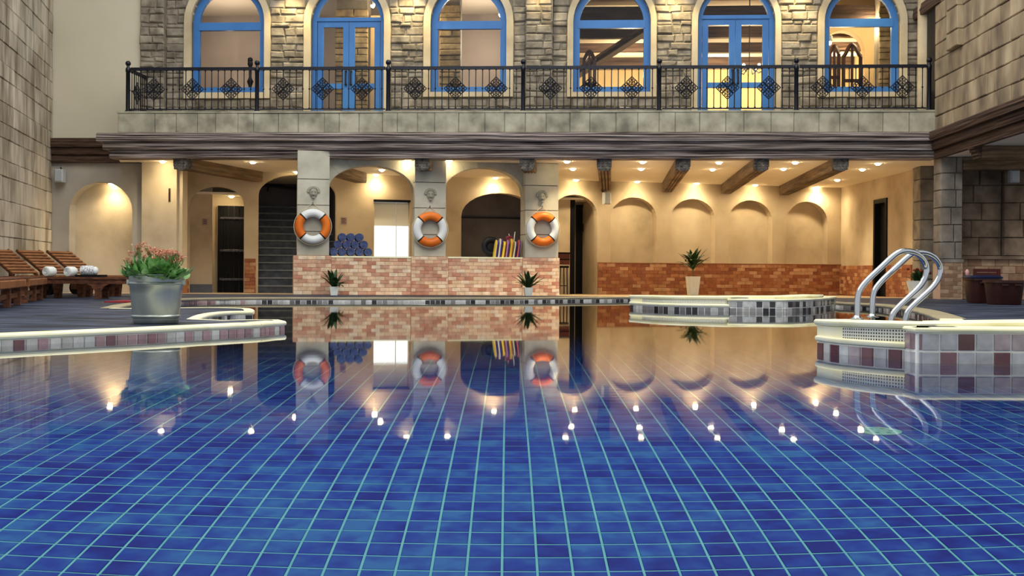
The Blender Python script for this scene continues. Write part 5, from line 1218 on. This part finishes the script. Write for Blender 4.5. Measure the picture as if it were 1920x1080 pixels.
# ================================================================== GALVANISED BUCKET WITH KALANCHOE
def bucket():
    x, y = G(292.5, 607, FLOOR_Z); y += .16; x *= y / (y - .16) ; zb = FLOOR_Z
    t = T('flower_bucket', 'galvanised metal bucket full of pink flowering kalanchoe on the deck', 'planter', WF, (x, y, zb)); sc = y / FX
    h = 91 * sc; rb, rt = 41 * sc, 50 * sc
    mg = mat('galvanised_metal', ['8a918f', 'a6aca6', 'b8bcb0'], .34, 6, stretch=(1,1,.4), metal=.85, bump=.05, bscale=10)
    R_ = lambda f: rb + (rt - rb) * f
    prof = [(rb*.97, 0)]
    for f in (.03, .10, .115, .125, .16, .175, .185, .3, .45, .6, .75, .785, .795, .835, .85, .86, .97, .985, 1.0):
        r = R_(f)
        if f in (.115, .125, .16, .785, .795, .835): r += .006
        if f in (.985, 1.0): r += .008
        prof.append((r, h * f))
    prof += [(R_(1) - .012, h), (R_(.9) - .012, h * .9)]
    t.part('body', MB().lathe(prof, 48, (x, y, zb)), mg, smooth=True)
    for f in (.145, .815): t.part('hoop', MB().tube([(x + (R_(f) + .004)*cos(2*pi*k/48), y + (R_(f) + .004)*sin(2*pi*k/48), zb + h*f) for k in range(48)], .008, 6, closed=True), mg, smooth=True)
    t.part('soil', MB().lathe([(.001, h*.92), (R_(.92) - .012, h*.92), (.001, h*.925)], 24, (x, y, zb)), msoil)
    for sgn in (-1, 1): t.part('ear', MB().blk(x + sgn*(rt + .002) - .02, x + sgn*(rt + .002) + .02, zb + h*.78, zb + h*.9, y - .02, y + .02, .005), mg)
    ml = mat('kalanchoe_leaf', ['3a6a30', '6a9a52', 'a0c488'], .45, 18, spec=.4); ms = mat('kalanchoe_stem', ['6f9a58'], .6); mf = mat('kalanchoe_bloom', ['a8483c', 'c87058', 'e0b494', 'e8d0a8'], .6, 70)
    def bleaf(w, L):
        mb = MB(); vs = [(0, 0, 0)]; n = 12
        for k in range(n + 1):
            a = -pi*.9 + 2*pi*.9*k/n; r = 1 + .08*cos(6*a); vs.append((L*.5 + L*.5*r*cos(a), w*.5*r*sin(a), .012*cos(2*a) + .03*(cos(a))))
        vs[0] = (L*.5, 0, -.012); return mb.add(vs, [(0, k, k+1) for k in range(1, n+1)] + [(0, n+1, 1)]).mesh('leaf', ml, True)
    lm = [bleaf(.07, .085), bleaf(.06, .07), bleaf(.08, .095)]; rn = random.Random(12)
    for k in range(170):
        a = rn.uniform(0, 2*pi); r = rt * sqrt(rn.uniform(.02, .95)); z = zb + h*.98 + (1 - (r/rt)**2)*.10*rn.uniform(.1, 1.0) + rn.uniform(-.01, .05)
        o = t.inst('leaf', rn.choice(lm), x + r*cos(a), y + r*sin(a), z, None, a + rn.uniform(-.6, .6)); o.rotation_euler[1] = rn.uniform(-.9, .5) if r < rt*.75 else rn.uniform(-.2, .9); o.rotation_euler[0] = rn.uniform(-.4, .4); s_ = rn.uniform(.8, 1.35); o.scale = (s_,)*3
    fm = []
    for v in range(3):
        mb = MB(); r2 = random.Random(v)
        for q in range(26):
            dx, dy, dz = r2.gauss(0, .024), r2.gauss(0, .024), r2.uniform(-.012, .03)
            for p in range(4):
                a = p*pi/2 + r2.uniform(0, 1); e = .0085; mb.add([(dx, dy, dz), (dx + e*cos(a-.5), dy + e*sin(a-.5), dz + .004), (dx + 1.5*e*cos(a), dy + 1.5*e*sin(a), dz + .003), (dx + e*cos(a+.5), dy + e*sin(a+.5), dz + .004)], [(0, 1, 2, 3)])
        for q in range(10): mb.ball((r2.gauss(0, .022), r2.gauss(0, .022), r2.uniform(-.01, .035)), .0055, 6, (1, 1, 1.5))
        fm.append(mb.mesh('bloom_cluster', mf))
    stems = MB()
    spots = [(-.21, .12), (-.17, .17), (-.12, .2), (-.15, .225), (-.08, .19), (-.10, .15), (-.19, .09), (-.05, .13), (-.03, .10), (-.06, .2), (.0, .17), (.03, .2), (.05, .17), (.02, .13), (.08, .16), (-.01, .205), (.07, .195), (.11, .1), (.09, .12), (.13, .13), (.16, .175), (.19, .15), (.14, .18), (.18, .12), (.2, .1), (.22, .13), (.17, .19), (.1, .09), (-.12, .25), (-.09, .235)]
    for k, (dx, dz) in enumerate(spots):
        dy = rn.uniform(-.12, .1); top = (x + dx*1.05, y + dy, zb + h + dz*.95); b0 = (x + dx*.7, y + dy*.7, zb + h*.95); stems.tube([b0, tuple((p+q)/2 + rn.uniform(-.01, .01) for p, q in zip(b0, top)), top], .0045, 5)
        for q in range(4): e = (top[0] + rn.uniform(-.03, .03), top[1] + rn.uniform(-.03, .03), top[2] + .01); stems.tube([(top[0], top[1], top[2] - .05), e], .003, 4)
        o = t.inst('bloom_cluster', rn.choice(fm), top[0], top[1], top[2], None, rn.uniform(0, 6)); o['kind'] = 'stuff'; sc_ = rn.uniform(.85, 1.25); o.scale = (sc_,)*3
    t.part('stems', stems, ms)
bucket()

# ================================================================== SUN LOUNGERS
mteak = mat('lounger_teak', ['3a2015', '5c3521', '7a4a2e'], .6, 5, stretch=(2,2,6), bump=.2, rnd=.12); mteak2 = mat('lounger_teak_light', ['6b3f22', '8d5a33'], .6, 5, rnd=.1); mwheel = mat('lounger_wheel', ['120d0c'], .5)
def lounger(x, y, ang, label):
    fr = Frame(x, y, ang); z = FLOOR_Z                  # foot end at the origin, head towards +s
    t = T('sun_lounger', label, 'sun lounger', fr, (0, 0, z), group='wooden sun loungers')
    L, Wd, hs = 1.95, .66, .36
    for k, sy in enumerate((-Wd/2, Wd/2 - .045)): t.part('side_rail', MB().box(0, L, sy, sy + .045, z + hs - .11, z + hs - .02), mteak)
    t.part('end_board', MB().box(-.02, .03, -Wd/2, Wd/2, z + hs - .13, z + hs + .0), mteak2)
    for sx in (.22,):
        for sy in (-Wd/2 + .01, Wd/2 - .08): t.part('leg', MB().prism([(sx - .03, z), (sx + .07, z), (sx + .1, z + hs - .1), (sx - .06, z + hs - .1)], sy, sy + .07), mteak)
    for sy in (-Wd/2 + .01, Wd/2 - .08): t.part('leg', MB().box(L - .35, L - .28, sy, sy + .07, z + .1, z + hs - .08), mteak)
    for sy in (-Wd/2 - .03, Wd/2 - .01):
        mb = MB().prism([(L - .31 + .13*cos(2*pi*k/18), z + .13 + .13*sin(2*pi*k/18)) for k in range(18)], sy, sy + .04); t.part('wheel', mb, mwheel)
    n = 11; sl = MB().box(-.027, .027, -Wd/2 + .03, Wd/2 - .03, -.011, .011).mesh('slat', mteak2)
    for k in range(n): t.inst('slat', sl, .09 + k * .095, 0, z + hs - .01)
    # raised back
    b0 = (1.15, z + hs); th = .60; Lb = .76; e = bpy.data.objects.new
    br = t.part('back_frame', MB().prism([(b0[0], b0[1] - .02), (b0[0] + Lb*cos(th), b0[1] + Lb*sin(th) - .02), (b0[0] + Lb*cos(th) - .02, b0[1] + Lb*sin(th) + .02), (b0[0] - .02, b0[1] + .02)], -Wd/2 + .04, -Wd/2 + .075).prism([(b0[0], b0[1] - .02), (b0[0] + Lb*cos(th), b0[1] + Lb*sin(th) - .02), (b0[0] + Lb*cos(th) - .02, b0[1] + Lb*sin(th) + .02), (b0[0] - .02, b0[1] + .02)], Wd/2 - .075, Wd/2 - .04), mteak)
    for k in range(8):
        o = t.inst('slat', sl, b0[0] + (.05 + k*.09)*cos(th) - .015, 0, b0[1] + (.05 + k*.09)*sin(th) + .025, br); o.rotation_euler[1] = -th
    t.part('prop', MB().prism([(b0[0] + .45, z + hs - .06), (b0[0] + .5, z + hs - .06), (b0[0] + .56*cos(th) + .04, b0[1] + .56*sin(th) - .03), (b0[0] + .56*cos(th), b0[1] + .56*sin(th) - .03)], -.2, -.17), mteak)
    return fr
LA = atan2(.31, -.95)
lounger(-6.62, 19.9, LA, 'wooden sun lounger with raised slatted back nearest the lit niche')
lounger(-6.86, 19.2, LA, 'wooden sun lounger with raised slatted back, middle of the three')
lounger(-7.10, 18.5, LA, 'wooden sun lounger with raised slatted back at the left edge')
def table():
    fr = Frame(P(45, 520, 17.85).x, 17.75, .02); z = FLOOR_Z; Lt = P(242, 520, 17.85).x - P(45, 520, 17.85).x; H = .345
    t = T('low_table', 'long low wooden table carrying the white towels', 'table', fr, (0, 0, z))
    for k in range(4): t.part('top_board', MB().box(0, Lt, -.02 + k*.105, .08 + k*.105, z + H - .035, z + H), mteak)
    t.part('apron', MB().box(.02, Lt - .02, 0, .03, z + H - .11, z + H - .035), mteak)
    for f in (.12, .72):
        s = Lt * f
        for y in (.0, .33): t.part('leg', MB().prism([(s - .05, z), (s + .05, z), (s + .05, z + .12), (s + .1, z + .2), (s + .2, z + H - .1), (s - .2, z + H - .1), (s - .1, z + .2), (s - .05, z + .12)], y, y + .05), mteak)
    zt = z + H
    for px, lab in ((87, 'left of the two rolled white towels on the long table'), (127, 'right of the two rolled white towels on the long table')):
        s = fr.s(px, 511, .05); r = .082
        o = T('rolled_towel', lab, 'towel', fr, (s, .05, zt)); c, n = (s, 0), 20; mb = MB(); a = .3
        dx, dy = sin(a), cos(a); rows = []
        for q, rr in ((0, .86), (.02, 1), (.15, 1), (.17, .9)):
            for k in range(n):
                th = 2*pi*k/n; u = r*rr*cos(th); mb.v.append((s - .02 + u*dy + q*dx, .03 + q*dy - u*dx + .05, zt + r + r*rr*sin(th)))
        for i in range(3):
            for k in range(n): mb.f.append((i*n+k, i*n+(k+1) % n, (i+1)*n+(k+1) % n, (i+1)*n+k))
        mb.f += [tuple(range(n-1, -1, -1)), tuple(3*n+k for k in range(n))]
        o.part('roll', mb, mwt, smooth=True)
        mb = MB(); mb.tube([(s - .02 + (r*.1 + r*.7*k/30)*cos(.55*k)*dy, .076 - (r*.1 + r*.7*k/30)*cos(.55*k)*dx, zt + r + (r*.1 + r*.7*k/30)*sin(.55*k)) for k in range(31)], .005, 4); o.part('spiral_edge', mb, mwt)
    s = fr.s(168, 515, .2); tr = T('serving_tray', 'flat dark tray under the patterned towel on the long table', 'tray', fr, (s, .12, zt))
    tr.part('base', MB().box(s - .17, s + .24, .02, .33, zt, zt + .015), M_dark); tr.part('rim', MB().box(s - .17, s + .24, .02, .035, zt + .015, zt + .035).box(s - .17, s + .24, .315, .33, zt + .015, zt + .035), M_dark)
    pt = mat('patterned_cloth', ['2f3450', 'd8d9da', 'e2e2e0', '5a5f78', 'dddddd'], .9, 38, detail=1)
    b = MB()
    f = T('patterned_towel', 'rolled blue and white patterned towel on the dark tray', 'towel', fr, (s, .12, zt + .035))
    n = 16
    for x_, rr in ((s - .12, .9), (s - .1, 1), (s + .06, 1), (s + .08, .85)):
        for k in range(n): th = 2*pi*k/n; b.v.append((x_, .17 + .09*rr*cos(th), zt + .1 + .082*rr*sin(th)))
    for i in range(3):
        for k in range(n): b.f.append((i*n+k, i*n+(k+1) % n, (i+1)*n+(k+1) % n, (i+1)*n+k))
    b.f += [tuple(range(n-1, -1, -1)), tuple(3*n+k for k in range(n))]
    f.part('roll', b, pt, smooth=True); f.part('white_end', MB().ball((s + .1, .17, zt + .1), .07, 12, (.7, 1, .95)), mwt, smooth=True)
table()
def bench(x, y, ang, L, label):
    fr = Frame(x, y, ang); z = FLOOR_Z; H = .33
    t = T('wooden_bench', label, 'bench', fr, (L/2, -.2, z))
    # s runs away from the camera, seat lies towards -t ... the visible side is t = 0
    n = 3; Wd = .5
    for k in range(n): t.part('side_board', MB().blk(k*L/n + .02, (k+1)*L/n - .02, z + H - .1, z + H, -.03, .04, .012), mteak2)
    t.part('top', MB().box(0, L, .0, Wd, z + H - .02, z + H + .02), mteak)
    for s in (.12, L*.5, L - .22):
        for y_ in (.02, Wd - .1): t.part('leg', MB().box(s, s + .11, y_, y_ + .08, z, z + H - .02), mteak)
    t.part('stretcher', MB().box(.1, L - .1, .05, .09, z + .1, z + .16), mteak)
# v must point to the left (away from view), so the benches run towards +Y
bx = lambda px, Y: P(px, 530, Y).x
a = (bx(2, 12.7), 12.7); b = (bx(86, 17.3), 17.3); ang = atan2(b[1]-a[1], b[0]-a[0]); Lb = hypot(b[0]-a[0], b[1]-a[1])
bench(a[0] + .3*cos(ang+pi), a[1] + .3*sin(ang+pi), ang, Lb*.5, 'low wooden bench at the left edge of the deck, nearer one')
bench(a[0] + Lb*.52*cos(ang), a[1] + Lb*.52*sin(ang), ang, Lb*.46, 'low wooden bench behind the nearer bench, by the long table')
x0, y0 = G(195, 567, FLOOR_Z); x1, _ = G(252, 567, FLOOR_Z)
single('deck_mat', MB().box(x0, x1 + .2, y0, y0 + .7, FLOOR_Z - .003, FLOOR_Z + .015), mat('red_mat', ['7a1f24', '96282c'], .9, 8), 'red mat lying on the deck left of the flower bucket', 'mat', WF, (x0, y0, FLOOR_Z))

# ================================================================== TUBS, BAR STOOL
def tub(px0, px1, yt, yb, Y, label, m, lid=None):
    a, b = P(px0, yb, Y), P(px1, yb, Y); zb = FLOOR_Z if Y < 21.4 else .06; h = P(px0, yt, Y).z - zb; r = (b.x - a.x) / 2; cx = (a.x + b.x) / 2
    t = T('storage_tub', label, 'tub', WF, (cx, Y, zb), group='dark tubs by the block wall')
    n = 28; mb = MB()
    def sq(rx, ry, z):
        return [(cx + rx * (abs(cos(q)) ** .5) * (1 if cos(q) > 0 else -1), Y + ry * (abs(sin(q)) ** .5) * (1 if sin(q) > 0 else -1), zb + z) for q in [2*pi*k/n for k in range(n)]]
    rows = [sq(r*.78, .2, 0), sq(r*.8, .21, .02), sq(r*.92, .25, h*.86), sq(r*1.0, .28, h*.87), sq(r*1.0, .28, h*.96), sq(r*.97, .27, h*.97), sq(r*.9, .24, h*.9)]
    for R_ in rows: mb.v += R_
    for i in range(len(rows)-1):
        for k in range(n): mb.f.append((i*n+k, i*n+(k+1) % n, (i+1)*n+(k+1) % n, (i+1)*n+k))
    mb.f.append(tuple(range(n-1, -1, -1))); t.part('bin', mb, m, smooth=True)
    if lid:
        mb = MB(); rr = [sq(r*1.02, .29, h*.95), sq(r*1.03, .295, h*.99), sq(r*.9, .25, h*1.05), sq(r*.3, .1, h*1.07)]
        for R_ in rr: mb.v += R_
        for i in range(3):
            for k in range(n): mb.f.append((i*n+k, i*n+(k+1) % n, (i+1)*n+(k+1) % n, (i+1)*n+k))
        mb.f.append(tuple(3*n + k for k in range(n))); t.part('lid', mb, lid, smooth=True)
    for s in (-1, 1): t.part('grip', MB().blk(cx + s*r*.35 - .05, cx + s*r*.35 + .05, zb + h*.74, zb + h*.82, Y - .285, Y - .22, .008), M_steel if lid and s > 0 else m)
tub(1811, 1872, 519, 567, 18.6, 'dark tub with a navy lid beside the square pillar', M_tub, M_navyp)
tub(1849, 1916, 524, 571, 17.7, 'dark brown open tub in front of the lidded one', M_tub)
def chair():
    Y = 20.0; a, b = P(1826, 560, Y), P(1876, 560, Y); z = FLOOR_Z; H = P(1850, 504, Y).z - z; m = mat('mahogany', ['3a120f', '55201a'], .45, 5)
    t = T('wooden_chair', 'reddish wooden chair standing behind the tubs', 'chair', WF, ((a.x+b.x)/2, Y, z))
    for x in (a.x, b.x - .05):
        t.part('leg', MB().box(x, x + .05, Y, Y + .05, z, z + H), m); t.part('leg', MB().box(x, x + .05, Y - .42, Y - .37, z, z + .33), m)
    t.part('seat', MB().box(a.x, b.x, Y - .42, Y + .05, z + .33, z + .37), m)
    for k in range(3): t.part('back_slat', MB().box(a.x + .05, b.x - .05, Y + .01, Y + .035, z + H - .06 - k*.07, z + H - k*.07), m)
chair()
def vase_flower():
    Y = 19.3; p = P(1812, 560, Y); z = FLOOR_Z; zt = P(1813, 506, Y).z; t = T('pink_flower', 'slim pink bloom standing beside the navy lidded tub', 'flower', WF, (p.x, Y, z))
    t.part('stem', MB().tube([(p.x, Y, z), (p.x + .01, Y, zt - .1)], .008, 6), mat('thin_stem', ['5a6a40'], .7)); t.part('bloom', MB().lathe([(.01, 0), (.03, .04), (.035, .08), (.02, .11), (.005, .12)], 10, (p.x + .01, Y, zt - .11)), mat('pink_petal', ['c98f90', 'd8a8a4'], .7), smooth=True)
vase_flower()
def stool():
    tt = .1 ; s0, s1 = N.s(1046, 500, tt - .5), N.s(1067, 500, tt - .5); tt = -.45; z = fz(27); m = mat('stool_wood', ['4a2018', '6b3024'], .5, 5)
    zs, zt = N.z(1057, 500, tt), N.z(1057, 473, tt); t = T('bar_stool', 'reddish bar stool with low back beside the warm lit pillar', 'stool', N, ((s0+s1)/2, tt, z))
    t.part('seat', MB().box(s0 + .03, s1 - .02, tt, tt + .32, zs - .03, zs + .02), M_dark)
    t.part('back_panel', MB().box(s0, s1, tt + .0, tt + .03, zs + .05, zt - .03), m); t.part('top_rail', MB().box(s0 - .02, s1 + .02, tt - .01, tt + .05, zt - .04, zt), M_dark)
    t.part('back_rail', MB().box(s0, s1, tt - .006, tt + .03, (zs + zt)/2 - .015, (zs+zt)/2 + .015), M_dark)
    for a, b in ((s0 + .06, s0 + .03), (s1 - .06, s1 - .05)):
        for y in (tt + .02, tt + .28): t.part('leg', MB().tube([(a, y, zs - .02), (b, y, z)], .014, 6), M_iron)
    t.part('foot_ring', MB().box(s0 + .04, s1 - .05, tt + .01, tt + .03, z + .2, z + .22), M_iron)
stool()
